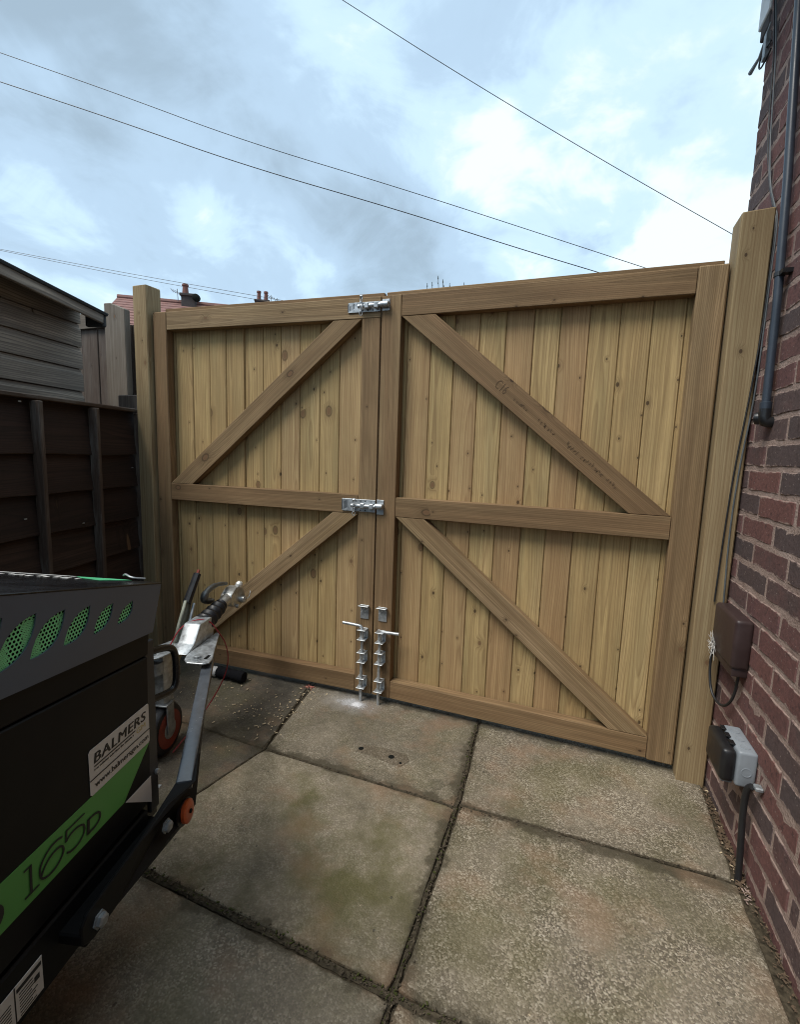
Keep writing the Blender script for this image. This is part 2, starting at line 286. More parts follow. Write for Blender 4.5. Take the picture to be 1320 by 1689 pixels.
    hgt = math_n(t, 'ADD', math_n(t, 'MULTIPLY', v.outputs['Distance'], -1.0), math_n(t, 'MULTIPLY', n3, 0.6))
    bump(t, b, math_n(t, 'ADD', hgt, math_n(t, 'MULTIPLY', n2, 1.6)), 0.45, 0.003)
    return mt
C_AGG = concrete('exposed_aggregate_concrete', (0.13, 0.108, 0.077), (0.20, 0.168, 0.122), (0.26, 0.22, 0.165), 0.8, 0.5, 0.32)
C_MID = concrete('worn_mossy_concrete', (0.125, 0.106, 0.07), (0.205, 0.174, 0.12), (0.30, 0.25, 0.195), 0.35, 0.8, 0.5)
C_GATE = concrete('worn_gritty_concrete', (0.115, 0.097, 0.07), (0.175, 0.15, 0.11), (0.25, 0.213, 0.16), 0.5, 0.35, 0.55, dust=(-0.07, -0.062))
C_DAMP = concrete('damp_dirty_concrete', (0.05, 0.043, 0.034), (0.075, 0.065, 0.05), (0.105, 0.092, 0.07), 0.15, 0.4, 0.6, (0.03, 0.024, 0.018))
C_GREY = concrete('grey_gritty_concrete', (0.11, 0.095, 0.072), (0.165, 0.145, 0.112), (0.225, 0.20, 0.155), 0.45, 0.35, 0.4)
SOIL = plain('joint_soil', (0.060, 0.049, 0.033), 0.95, spec=0.1, var=0.6, scale=75, bumpy=0.8, bscale=140)

# ------------------------------------------------------------------ mesh helpers
class MB:
    def __init__(s): s.v, s.f = [], []
    def add(s, vs, fs):
        o = len(s.v); s.v += [tuple(x) for x in vs]; s.f += [tuple(i + o for i in f) for f in fs]; return s
    def box(s, a, b, M=None):
        x0, y0, z0 = a; x1, y1, z1 = b
        vs = [Vector(p) for p in ((x0,y0,z0),(x1,y0,z0),(x1,y1,z0),(x0,y1,z0),(x0,y0,z1),(x1,y0,z1),(x1,y1,z1),(x0,y1,z1))]
        if M: vs = [M @ p for p in vs]
        return s.add(vs, [(0,3,2,1),(4,5,6,7),(0,1,5,4),(1,2,6,5),(2,3,7,6),(3,0,4,7)])
    def prism(s, poly, lo, hi, axis='y', M=None):
        """poly in the two other axes (x,z for axis y; x,y for z; y,z for x)"""
        def P(a, b, c): return {'y': (a, c, b), 'z': (a, b, c), 'x': (c, a, b)}[axis]
        n = len(poly); vs = [Vector(P(a, b, lo)) for a, b in poly] + [Vector(P(a, b, hi)) for a, b in poly]
        if M: vs = [M @ p for p in vs]
        return s.add(vs, [tuple(range(n)), tuple(range(2*n-1, n-1, -1))] + [(i, n+i, n+(i+1) % n, (i+1) % n) for i in range(n)])
    def tube(s, pts, r, n=10, caps=True, smooth=0):
        pts = [Vector(p) for p in pts]
        for _ in range(smooth):
            q = [pts[0]]
            for a, b in zip(pts, pts[1:]): q += [a*0.75+b*0.25, a*0.25+b*0.75]
            pts = q + [pts[-1]]
        rr = r if isinstance(r, (list, tuple)) else [r]*len(pts)
        if len(rr) != len(pts): rr = [rr[min(len(rr)-1, round(i*(len(rr)-1)/(len(pts)-1)))] for i in range(len(pts))]
        o = len(s.v); ref = None
        for i, p in enumerate(pts):
            t = (pts[min(i+1, len(pts)-1)] - pts[max(i-1, 0)]).normalized()
            if ref is None: ref = Vector((0,0,1)) if abs(t.z) < 0.9 else Vector((1,0,0))
            a = t.cross(ref).normalized(); ref = a.cross(t).normalized()
            for k in range(n):
                w = 2*math.pi*k/n; s.v.append(tuple(p + (a*math.cos(w) + ref*math.sin(w))*rr[i]))
        for i in range(len(pts)-1):
            for k in range(n):
                s.f.append((o+i*n+k, o+i*n+(k+1) % n, o+(i+1)*n+(k+1) % n, o+(i+1)*n+k))
        if caps:
            s.f.append(tuple(o+k for k in range(n-1, -1, -1))); s.f.append(tuple(o+(len(pts)-1)*n+k for k in range(n)))
        return s
    def lathe(s, prof, c, axis, n=20):
        """prof: (distance along axis, radius)"""
        axis = Vector(axis).normalized(); c = Vector(c)
        return s.tube_r([c + axis*d for d, r in prof], [r for d, r in prof], axis, n)
    def tube_r(s, pts, rr, axis, n):
        ref = Vector((0,0,1)) if abs(axis.z) < 0.9 else Vector((1,0,0))
        a = axis.cross(ref).normalized(); b = a.cross(axis).normalized(); o = len(s.v)
        for p, r in zip(pts, rr):
            for k in range(n):
                w = 2*math.pi*k/n; s.v.append(tuple(p + (a*math.cos(w) + b*math.sin(w))*max(r, 1e-4)))
        for i in range(len(pts)-1):
            for k in range(n): s.f.append((o+i*n+k, o+i*n+(k+1) % n, o+(i+1)*n+(k+1) % n, o+(i+1)*n+k))
        s.f.append(tuple(o+k for k in range(n-1, -1, -1))); s.f.append(tuple(o+(len(pts)-1)*n+k for k in range(n)))
        return s
    def mesh(s, name, mat, bevel=0.0, smooth=False, seg=1):
        me = bpy.data.meshes.new(name); me.from_pydata(s.v, [], s.f)
        bm = bmesh.new(); bm.from_mesh(me)
        bmesh.ops.recalc_face_normals(bm, faces=bm.faces)
        if bevel:
            es = [e for e in bm.edges if e.is_manifold and e.calc_face_angle(0) > 0.5]
            bmesh.ops.bevel(bm, geom=es, offset=bevel, segments=seg, affect='EDGES', profile=0.5)
        bm.to_mesh(me); bm.free()
        if mat: me.materials.append(mat)
        if smooth:
            for p in me.polygons: p.use_smooth = True
            me.set_sharp_from_angle(angle=R(38))
        return me
    def build(s, name, mat, parent=None, M=None, bevel=0.0, smooth=False, seg=1):
        return link(name, s.mesh(name, mat, bevel, smooth, seg), parent, M)
def link(name, me, parent=None, M=None):
    o = bpy.data.objects.new(name, me); COL.objects.link(o)
    if parent: o.parent = parent
    if M is not None: o.matrix_basis = M
    return o
def tag(o, label=None, cat=None, group=None, kind=None):
    if label: o['label'] = label
    if cat: o['category'] = cat
    if group: o['group'] = group
    if kind: o['kind'] = kind
    return o
def empty(name, loc=(0,0,0), rz=0.0, **kw):
    o = bpy.data.objects.new(name, None); COL.objects.link(o); o.location = loc; o.rotation_euler = (0,0,rz); o.empty_display_size = 0.1
    return tag(o, **kw)
T = Matrix.Translation
def text_mesh(s, size, mat, name, shear=0.0, off=0.0, sx=1.0, ext=0.0004, space=1.0):
    cu = bpy.data.curves.new(name, 'FONT'); cu.body = s; cu.size = size; cu.shear = shear; cu.offset = off; cu.extrude = ext; cu.space_character = space
    cu.resolution_u = 3
    o = bpy.data.objects.new('tmp_text', cu); COL.objects.link(o)
    dg = bpy.context.evaluated_depsgraph_get(); dg.update()
    me = bpy.data.meshes.new_from_object(o.evaluated_get(dg)); bpy.data.objects.remove(o)
    me.name = name; me.materials.clear(); me.materials.append(mat)
    xs = [v.co.x for v in me.vertices]; ys = [v.co.y for v in me.vertices]
    x0, y0 = min(xs), min(ys)
    for v in me.vertices: v.co.x = (v.co.x - x0)*sx; v.co.y -= y0
    return me, (max(xs)-x0)*sx, max(ys)-y0

def timber(name, parent, x0, x1, z0, z1, y0, y1, mat, along='z', bevel=0.002, C=Vector((0,0,0)), roll=0.0):
    """sawn timber; local Z runs along the grain, local -Y is its face"""
    cx, cy, cz = (x0+x1)/2, (y0+y1)/2, (z0+z1)/2
    hw, hl = (x1-x0)/2, (z1-z0)/2; hy = (y1-y0)/2
    if along == 'x': hw, hl = hl, hw
    b = MB().box((-hw,-hy,-hl), (hw,hy,hl))
    M = T(Vector((cx,cy,cz)) - C)
    if along == 'x': M = M @ Matrix.Rotation(R(90), 4, 'Y')
    if roll: M = M @ Matrix.Rotation(roll, 4, 'Z')
    return b.build(name, mat, parent, M, bevel)
def brace(parent, poly, y0, y1, mat, C):
    """poly: four (x,z) corners, first two at one end, last two at the other"""
    a = (Vector(poly[0])+Vector(poly[1]))/2; b = (Vector(poly[2])+Vector(poly[3]))/2
    d = b-a; ang = math.atan2(d.x, d.y); c = (a+b)/2
    M = T(Vector((c.x,(y0+y1)/2,c.y)) - C) @ Matrix.Rotation(ang, 4, 'Y'); Mi = M.inverted()
    pl = [Mi @ (Vector((x,(y0+y1)/2,z))-C) for x, z in poly]
    return MB().prism([(p.x,p.z) for p in pl], -(y1-y0)/2, (y1-y0)/2).build('brace', mat, parent, M, 0.002)

# ------------------------------------------------------------------ ground and paving
g = MB().add([(-150,-120,-0.05),(150,-120,-0.05),(150,200,-0.05),(-150,200,-0.05)], [(0,1,2,3)]).build('ground', TARMAC); tag(g, kind='structure')
pav = empty('paving', kind='structure')
MB().add([(-1.75,-3.9,-0.008),(1.6,-3.9,-0.008),(1.6,0.5,-0.008),(-1.75,0.5,-0.008)], [(0,1,2,3)]).build('joint_bed', SOIL, pav)
def slab(poly, mat, dz=0.0, jit=0.0022):
    pts = []
    for i, a in enumerate(poly):
        a = Vector(a); b = Vector(poly[(i+1) % len(poly)]); n = max(2, int((b-a).length/0.03)); d = (b-a).normalized(); nn = Vector((d.y,-d.x))
        for k in range(n):
            p = a.lerp(b, k/n); w = noise.noise(Vector((p.x*14, p.y*14, len(pts)*0.01)))
            w2 = noise.noise(Vector((p.x*50, p.y*50, 3.3)))
            q = p - nn*(jit*1.2 + w*jit + w2*jit*0.8 + (0.006 if k == 0 else 0))
            pts.append((q.x, q.y))
    b = MB().prism(pts, -0.045, dz, 'z')
    me = b.mesh('slab', mat)
    bm = bmesh.new(); bm.from_mesh(me)
    es = [e for e in bm.edges if all(abs(v.co.z-dz) < 1e-6 for v in e.verts)]
    bmesh.ops.bevel(bm, geom=es, offset=0.005, segments=2, affect='EDGES', profile=0.5)
    bm.to_mesh(me); bm.free()
    return link('slab', me, pav)
slab([(0.503,0.20),(0.549,-0.480),(1.336,-0.460),(1.345,0.20)], C_AGG)
slab([(-0.352,0.20),(-0.228,-0.497),(0.539,-0.498),(0.495,0.20)], C_GATE)
slab([(-1.55,0.20),(-1.50,-0.46),(-0.236,-0.497),(-0.360,0.20)], C_DAMP, -0.003)
slab([(-0.228,-0.506),(-0.340,-1.064),(0.541,-1.082),(0.537,-0.506)], C_MID, 0.002)
slab([(0.551,-0.488),(0.553,-1.081),(1.352,-1.076),(1.338,-0.468)], C_AGG, 0.001)
slab([(-0.237,-0.506),(-0.349,-1.062),(-1.35,-1.05),(-1.40,-0.475)], C_DAMP, -0.002)
slab([(-0.344,-1.079),(-0.424,-1.70),(0.560,-1.70),(0.543,-1.097)], C_GREY)
slab([(0.555,-1.096),(0.572,-1.70),(1.36,-1.70),(1.352,-1.091)], C_AGG)
slab([(-0.356,-1.084),(-0.436,-1.70),(-1.2,-1.70),(-1.34,-1.07)], C_DAMP)
for i in range(3):
    y = -1.715 - 0.62*i
    slab([(-0.44,y),(-0.5,y-0.6),(0.555,y-0.6),(0.548,y)], C_GREY)
    slab([(0.585,y),(0.60,y-0.6),(1.37,y-0.6),(1.36,y)], C_AGG)
    slab([(-1.15,y),(-1.05,y-0.6),(-0.52,y-0.6),(-0.456,y)], C_GREY)
# soil and moss that spills out of the joints
def joint_soil(path, w0, w1, seed):
    b = MB(); pr = random.Random(seed); pts = [Vector(p) for p in path]; L_ = []
    for a, c in zip(pts, pts[1:]):
        n = max(3, int((c-a).length/0.012))
        for k in range(n): L_.append(a.lerp(c, k/n))
    vs = []
    for i, p in enumerate(L_):
        d = (L_[min(i+1,len(L_)-1)]-L_[max(0,i-1)]).normalized(); nn = Vector((-d.y,d.x))
        wl = w0 + (w1-w0)*max(0, noise.noise(Vector((p.x*9,p.y*9,seed)))*1.6) + pr.uniform(0,0.003)
        wr = w0 + (w1-w0)*max(0, noise.noise(Vector((p.x*9,p.y*9,seed+9)))*1.6) + pr.uniform(0,0.003)
        for s, z in ((-wl,-0.0035),(-wl*0.5,0.0008+0.0018*noise.noise(Vector((p.x*60,p.y*60,1)))),(0,-0.0005+0.003*noise.noise(p.to_3d()*45)),(wr*0.5,0.0008+0.0018*noise.noise(Vector((p.x*60,p.y*60,7)))),(wr,-0.0035)):
            q = p+nn*s; vs.append((q.x,q.y,z))
    n = len(L_)
    b.add(vs, [(i*5+k, i*5+k+1, (i+1)*5+k+1, (i+1)*5+k) for i in range(n-1) for k in range(4)])
    o = b.build('joint_moss', SOIL, pav, smooth=True); o['kind'] = 'stuff'
joint_soil([(0.502,0.05),(0.541,-0.49),(0.548,-1.08),(0.565,-1.7)], 0.003, 0.016, 1)
joint_soil([(0.548,-0.486),(0.95,-0.476),(1.30,-0.464)], 0.0025, 0.006, 2)
joint_soil([(0.53,-0.503),(0.15,-0.502),(-0.23,-0.502)], 0.003, 0.008, 3)
joint_soil([(-0.34,-1.07),(0.1,-1.075),(0.545,-1.09),(0.95,-1.088),(1.35,-1.084)], 0.006, 0.013, 4)
joint_soil([(-0.235,-0.503),(-0.36,0.1)], 0.003, 0.007, 5)
joint_soil([(-0.23,-0.505),(-0.345,-1.07)], 0.003, 0.008, 6)
# mortar patch with the old bolt socket holes
pp = [(0.102,-0.375),(0.118,-0.325),(0.20,-0.310),(0.295,-0.315),(0.318,-0.345),(0.296,-0.392),(0.24,-0.388),(0.16,-0.372)]
MB().prism(pp, -0.002, 0.0028, 'z').build('mortar_patch', concrete('brown_mortar_patch', (0.06, 0.045, 0.03), (0.085, 0.066, 0.045), (0.12, 0.095, 0.065), 0.3, 0.2, 0.4), pav, bevel=0.002)
for x, y, r in ((0.117,-0.352,0.0105),(0.246,-0.352,0.012),(0.291,-0.372,0.006)):
    MB().lathe([(0,r),(0.0006,r*0.97)], (x,y,0.0027), (0,0,1), 14).build('socket_hole', DARKIN, pav)
os_ = [(0.447+0.030*(1+0.3*noise.noise(Vector((math.cos(a),math.sin(a),2))))*math.cos(a), -0.425+0.026*(1+0.3*noise.noise(Vector((math.cos(a),math.sin(a),5))))*math.sin(a)) for a in [k*math.pi/14 for k in range(28)]]
MB().prism(os_, -0.002, 0.0008, 'z').build('oil_stain', concrete('oil_stained_concrete', (0.075, 0.066, 0.047), (0.10, 0.088, 0.064), (0.14, 0.122, 0.09), 0.35, 0.4, 0.4), pav)

# ------------------------------------------------------------------ brick house on the right
WB = -0.0348
house = empty('brick_house', (1.3531,0,0), -WB if False else 0.0, label='red brick house side wall on the right with pipe and boxes', cat='house')
wd = Vector((math.sin(WB), math.cos(WB), 0)); wn = Vector((-math.cos(WB), math.sin(WB), 0))   # along the wall (away), outward
MW = Matrix((( -wn.x, wd.x, 0, 0), (-wn.y, wd.y, 0, 0), (0, 0, 1, 0), (0, 0, 0, 1)))   # local: x into wall, y along wall, z up
Y1 = 0.262
MB().box((0.0012,-4.2,-0.05),(3.2,Y1-0.005,2.93)).build('mortar', MORTAR, house, MW)
bricks = []
def brick_mesh(ln, k):
    pr = random.Random(k)
    b = MB().box((0,-ln/2,-0.0310),(0.05,ln/2,0.0310)); me = b.mesh('brick', BRICK)
    bm = bmesh.new(); bm.from_mesh(me)
    bmesh.ops.subdivide_edges(bm, edges=[e for e in bm.edges if abs(e.verts[0].co.y-e.verts[1].co.y) > 0.05], cuts=5)
    for v in bm.verts:
        if v.co.x < 0.01:
            v.co.x += pr.uniform(-0.0012,0.0012); v.co.z += pr.uniform(-0.0022,0.0022)*(1 if abs(v.co.z) > 0.02 else 0); v.co.y += pr.uniform(-0.0015,0.0015)
    es = [e for e in bm.edges if all(v.co.x < 0.01 for v in e.verts) and e.calc_face_angle(0) > 0.6]
    bmesh.ops.bevel(bm, geom=es, offset=0.0028, segments=1, affect='EDGES')
    bm.to_mesh(me); bm.free(); return me
FULL = [brick_mesh(0.224,k) for k in range(6)]; HALF = [brick_mesh(0.107,k+20) for k in range(3)]
rest = MB(); cand = []
for n in range(-24, 18):
    zc = 1.2288 - 0.075*n - 0.0375
    if zc > 2.95: continue
    j0 = -0.076 if n % 2 else -0.190           # one measured upright joint of the row
    edges = [j0 + 0.2365*k for k in range(-20, 3)]
    for e in edges:
        a, c = e, e+0.2365
        if a > Y1-0.03 or c < -4.1: continue
        c2 = min(c, Y1+0.005); cand.append((zc, (a+c2)/2, c2-a-0.0125, n))
vis = sorted(cand, key=lambda q: (q[1] < -0.80, abs(q[0]-1.2)))
for i, (zc, yc, ln, n) in enumerate(vis):
    if i < 290 and yc > -1.02:
        me = (HALF if ln < 0.13 else FULL)[rng.randrange(3 if ln < 0.13 else 6)]
        M = MW @ T((rng.uniform(-0.0018,0.0006), yc+rng.uniform(-0.0015,0.0015), zc+rng.uniform(-0.002,0.002))) @ Matrix.Rotation(rng.uniform(-0.006,0.006),4,'X')
        bsc = ln/(0.107 if ln < 0.13 else 0.224)
        link('brick', me, house, M @ Matrix.Diagonal((1,bsc,1,1)))
    else:
        rest.box((rng.uniform(-0.0018,0.0),yc-ln/2,zc-0.031),(0.05,yc+ln/2,zc+0.031))
rb = rest.build('brickwork', BRICK_PLAIN, house, MW, 0.002); rb['kind'] = 'stuff'
# corner face looking over the gate and the eaves end
fr = MB()
for n in range(-24, 18):
    zc = 1.2288-0.075*n-0.0375
    for k in range(4):
        x = 0.004 + k*0.2365 + (0.118 if n % 2 else 0); fr.box((x+0.05 if k == 0 and not n % 2 else x, Y1-0.03, zc-0.0325), (x+0.226, Y1+0.001, zc+0.0325))
fb = fr.build('front_brickwork', BRICK_PLAIN, house, MW, 0.002); fb['kind'] = 'stuff'
MB().box((-0.004,Y1+0.001,2.695),(2.6,Y1+0.085,2.745)).build('corbel_course', STACKM, house, MW, 0.004)
MB().box((-0.008,Y1+0.001,2.747),(2.6,Y1+0.105,2.96)).build('fascia', WHITEPVC, house, MW, 0.004)
MB().prism([(-0.3,2.965),(3.4,2.965),(1.6,4.3)], -4.4, Y1+0.15, 'y').build('roof', TILE, house, MW, 0.01)

# things fixed to the wall
pipe = empty('waste_pipe', (1.33,-0.2,1.3), label='blue grey plastic waste pipe running down the brick wall', cat='pipe')
PI = T(-Vector((1.33,-0.2,1.3)))
pth = [(1.3355,-0.050,2.56),(1.336,-0.088,2.337),(1.338,-0.146,1.98),(1.339,-0.186,1.633),(1.340,-0.199,1.345)]
MB().tube(pth, 0.0115, 18).build('pipe', PIPEM, pipe, PI, smooth=True)
MB().lathe([(0,0.0118),(0.002,0.0155),(0.03,0.0155),(0.032,0.0118)], (1.340,-0.200,1.318), (0,0.02,1), 20).build('socket', PIPEM, pipe, PI, smooth=True)
MB().tube([(1.340,-0.200,1.330),(1.340,-0.200,1.302),(1.343,-0.200,1.292),(1.375,-0.200,1.290)], [0.0155,0.0165,0.0165,0.0155], 18, smooth=1).build('elbow', BLACKPL, pipe, PI, smooth=True)
MB().lathe([(0,0.016),(0.004,0.0185),(0.016,0.0185),(0.018,0.014)], (1.338,-0.192,1.303), (-0.75,0.62,0.0), 18).build('cleaning_cap', BLACKPL, pipe, PI, smooth=True)
MB().lathe([(-0.006,0.0138),(0.006,0.0138)], (1.3388,-0.176,1.715), (0,0.1,1), 18).box((1.334,-0.215,1.709),(1.362,-0.187,1.721)).build('pipe_clip', BLACKPL, pipe, PI, smooth=True)

def cable_run(name, pts, r, mat, label, cat, smooth=2, n=8, group=None):
    o = MB().tube(pts, r, n, smooth=smooth).build(name, mat, smooth=True)
    return tag(o, label, cat, group)
cable_run('wall_cable', [(1.337,0.215,2.74),(1.339,0.150,2.53),(1.339,0.122,2.34),(1.340,0.098,2.21),(1.342,0.040,2.07),(1.344,-0.010,1.985),(1.3500,-0.0505,1.93),(1.3490,-0.0505,1.70),(1.3485,-0.0500,1.60),(1.343,-0.0500,1.491),(1.336,-0.0500,1.36),(1.320,-0.0500,1.147),(1.3135,-0.0500,0.93),(1.309,-0.052,0.69)], 0.0026, CABLE,
          'black cable running down the right gate post face into the brown box', 'cable')
cable_run('wall_cable', [(1.337,0.200,2.74),(1.339,0.128,2.52),(1.339,0.092,2.32),(1.340,0.076,2.21),(1.342,0.030,2.06),(1.3455,-0.030,1.97),(1.3535,-0.0515,1.92),(1.3520,-0.0520,1.75),(1.3525,-0.0520,1.55),(1.3505,-0.0515,1.40),(1.345,-0.0510,1.30),(1.333,-0.0500,1.147),(1.328,-0.0500,0.93),(1.336,-0.052,0.69)], 0.0026, GCABLE,
          'grey cable clipped to the brick corner above the right gate post', 'cable')
aer = empty('cable_bracket', (1.34,0.28,2.60), label='grey bracket with cable loop at the top corner of the brick house', cat='bracket')
AI = T(-Vector((1.34,0.28,2.60)))
MB().tube([(1.343,0.245,2.69),(1.339,0.33,2.64),(1.334,0.415,2.648)], [0.004,0.005,0.008], 8).build('arm', GALV_DULL, aer, AI)
MB().tube([(1.338,0.20,2.60),(1.333,0.27,2.615),(1.331,0.295,2.585),(1.334,0.27,2.56),(1.340,0.20,2.575)], 0.003, 8, smooth=2).build('cable_loop', CABLE, aer, AI, smooth=True)
MB().box((1.330,0.235,2.575),(1.346,0.262,2.66)).build('plate', GALV_DULL, aer, AI, 0.002)

bx = empty('junction_box', (1.335,-0.18,0.54), label='dark brown plastic junction box beside the right gate post', cat='box')
BM_ = MW.copy(); BM_.translation = Vector((1.3531,0,0))-Vector((1.335,-0.18,0.54))
MB().box((-0.050,-0.280,0.545),(-0.001,-0.078,0.700)).build('cover', BROWNPL, bx, BM_, 0.011, True, 3)
MB().box((-0.044,-0.272,0.520),(-0.001,-0.086,0.549)).build('base', BROWNPL, bx, BM_, 0.004, True, 2)
cw = MB(); pr = random.Random(3)
for i in range(46):
    a = Vector((-0.053, -0.115+pr.gauss(0,0.012), 0.556+pr.gauss(0,0.012))); d = Vector((pr.uniform(-0.012,0.002), pr.gauss(0,0.018), pr.gauss(0.004,0.018)))
    cw.tube([a, a+d*0.6+Vector((0,0,0.003)), a+d], [0.0009,0.0007,0.0003], 4)
cwo = cw.build('cobweb', WEB, bx, BM_); cwo['kind'] = 'stuff'
cable_run('loop_cable', [(1.311,-0.088,0.535),(1.309,-0.09,0.46),(1.315,-0.12,0.385),(1.332,-0.19,0.375),(1.345,-0.235,0.43),(1.347,-0.245,0.515)], 0.0042, CABLE, 'thin black cable looping under the brown junction box', 'cable', smooth=3)

sk = empty('outdoor_socket', (1.33,-0.35,0.26), label='grey weatherproof socket with black lid low on the wall', cat='socket')
SM = MW.copy(); SM.translation = Vector((1.3531,0,0))-Vector((1.33,-0.35,0.26))
MB().box((-0.050,-0.420,0.258),(-0.001,-0.272,0.364)).build('back_box', GREYPL, sk, SM, 0.008, True, 3)
MB().box((-0.088,-0.417,0.262),(-0.0505,-0.275,0.360)).build('lid', BLACKPL, sk, SM, 0.012, True, 3)
for k in range(3): MB().box((-0.060,-0.385+k*0.04,0.3605),(-0.047,-0.362+k*0.04,0.3655)).build('hinge', BLACKPL, sk, SM, 0.001)
for k in range(3): MB().lathe([(0,0.0125),(0.0012,0.0125),(0.0014,0.0105),(0.0007,0.0102)], (-0.026,-0.39+k*0.042,0.3640), (0,0,1), 18).build('knockout', GREYPL, sk, SM)
MB().lathe([(0,0.0135),(0.0012,0.0135),(0.0014,0.0115),(0.0006,0.0112)], (-0.026,-0.4200,0.305), (0,-1,0), 18).build('knockout', GREYPL, sk, SM)
for y in (-0.375,-0.315): MB().box((-0.074,y-0.011,0.244),(-0.045,y+0.011,0.2595)).build('clasp', GREYPL, sk, SM, 0.002)
cable_run('socket_cable', [(1.345,-0.46,0.292),(1.340,-0.452,0.283),(1.337,-0.446,0.255),(1.339,-0.443,0.18),(1.343,-0.448,0.09),(1.346,-0.452,-0.012)], 0.0085, CABLE, 'thick black armoured cable running from socket into the ground', 'cable', smooth=2, n=12)
MB().box((-0.020,-0.474,0.287),(-0.0005,-0.450,0.299)).build('cable_clip', GALV_DULL, sk, SM, 0.003)

# ------------------------------------------------------------------ gate posts
def post(x0, x1, y0, y1, ztop, chip, label):
    e = empty('gate_post', ((x0+x1)/2,(y0+y1)/2,0), label=label, cat='post', group='timber gate posts')
    hx, hy = (x1-x0)/2, (y1-y0)/2
    b = MB().box((-hx,-hy,-0.02),(hx,hy,ztop))
    me = b.mesh('timber', W_POST, 0.004)
    for v in me.vertices:
        if v.co.z > ztop-0.01:
            v.co.z += chip*(v.co.x/hx) + rng.uniform(-0.002,0.002)
            if chip and v.co.y > 0: v.co.z -= 0.004
    link('timber', me, e); return e
post(-1.325,-1.233,-0.093,-0.003,1.948,0.0,'left square timber gate post next to the dark fence panel')
post(1.2575,1.3475,-0.046,0.052,1.9575,0.003,'right square timber gate post against the brick wall')

# ------------------------------------------------------------------ gate leaves
FY0, FY1 = 0.0, 0.047; BY = 0.050
def boards(leaf, edges, C, pinks, gaps=()):
    for i in range(len(edges)-1):
        a, b = edges[i], edges[i+1]; w = b-a
        if (i in gaps): b -= 0.017; w = b-a
        tongue = 0.024 if i in gaps else 0.006
        hw = w/2-0.0010; v = 0.0032
        prof = [(-hw+v,0),(hw-v,0),(hw,v),(hw,0.009),(hw+tongue,0.009),(hw+tongue,0.014),(hw,0.014),(hw,0.019),(-hw,0.019),(-hw,v)]
        zt = 1.8215 + rng.uniform(-0.0015,0.0005); z0 = 0.024
        M = T(Vector(((a+b)/2, BY+rng.uniform(-0.0008,0.0008), (zt+z0)/2))-C) @ Matrix.Rotation(rng.uniform(-0.008,0.008),4,'Z')
        MB().prism(prof, -(zt-z0)/2, (zt-z0)/2, 'z').build('board', W_BOARD_PINK if i in pinks else W_BOARD, leaf, M)
CR = Vector((0.63,0.02,0.0)); CL = Vector((-0.615,0.02,0.0))
leafR = empty('gate_leaf', CR, label='right hand timber gate leaf hung on the post by the brick wall', cat='gate', group='double timber gates')
boards(leafR, [0.004,0.105,0.212,0.314,0.419,0.525,0.632,0.730,0.834,0.939,1.044,1.149,1.248], CR, {1,3,5,7})
timber('cap_rail', leafR, 0.004,1.246,1.8225,1.8475,0.0485,0.073,W_FRAME,'x',C=CR)
timber('meeting_stile', leafR, 0.003,0.0915,0.028,1.818,FY0,FY1,W_FRAME,C=CR)
timber('hinge_stile', leafR, 1.1625,1.2520,0.024,1.820,FY0-0.004,FY1,W_FRAME,C=CR,bevel=0.005)
for nm, z0, z1 in (('top_rail',1.7317,1.8182),('mid_rail',0.882,0.967),('bottom_rail',0.028,0.1115)):
    timber(nm, leafR, 0.0925,1.1612,z0,z1,FY0+0.001,FY1,W_FRAME,'x',C=CR)
brace(leafR, [(0.0935,1.7305),(0.240,1.7305),(1.1605,0.9680),(1.021,0.9680)], 0.002,FY1,W_FRAME,CR)
brace(leafR, [(0.0935,0.8810),(0.227,0.8810),(1.1605,0.1125),(1.021,0.1125)], 0.002,FY1,W_FRAME,CR)
AL = 0.0538
leafL = empty('gate_leaf', Matrix.Rotation(AL,4,'Z') @ CL, AL, label='left hand timber gate leaf hung on the post by the fence', cat='gate', group='double timber gates')
boards(leafL, [-1.222,-1.135,-1.031,-0.926,-0.830,-0.708,-0.616,-0.518,-0.417,-0.312,-0.213,-0.104,-0.004], CL, {7,10}, gaps=(4,))
timber('cap_rail', leafL, -1.192,-0.004,1.8225,1.8475,0.0485,0.073,W_FRAME,'x',C=CL)
timber('meeting_stile', leafL, -0.0870,-0.003,0.028,1.7310,FY0,FY1,W_FRAME,C=CL)
timber('hinge_stile', leafL, -1.2270,-1.1436,0.026,1.820,FY0,FY1,W_FRAME,C=CL,bevel=0.004)
timber('top_rail', leafL, -1.1426,-0.003,1.7317,1.8182,FY0+0.001,FY1,W_FRAME,'x',C=CL)
for nm, z0, z1 in (('mid_rail',0.882,0.967),('bottom_rail',0.028,0.1115)):
    timber(nm, leafL, -1.1426,-0.0880,z0,z1,FY0+0.001,FY1,W_FRAME,'x',C=CL)
brace(leafL, [(-0.224,1.7305),(-0.0885,1.7305),(-1.008,0.9680),(-1.1420,0.9680)], 0.002,FY1,W_FRAME,CL)
brace(leafL, [(-0.214,0.8810),(-0.0885,0.8810),(-1.008,0.1125),(-1.1420,0.1125)], 0.002,FY1,W_FRAME,CL)
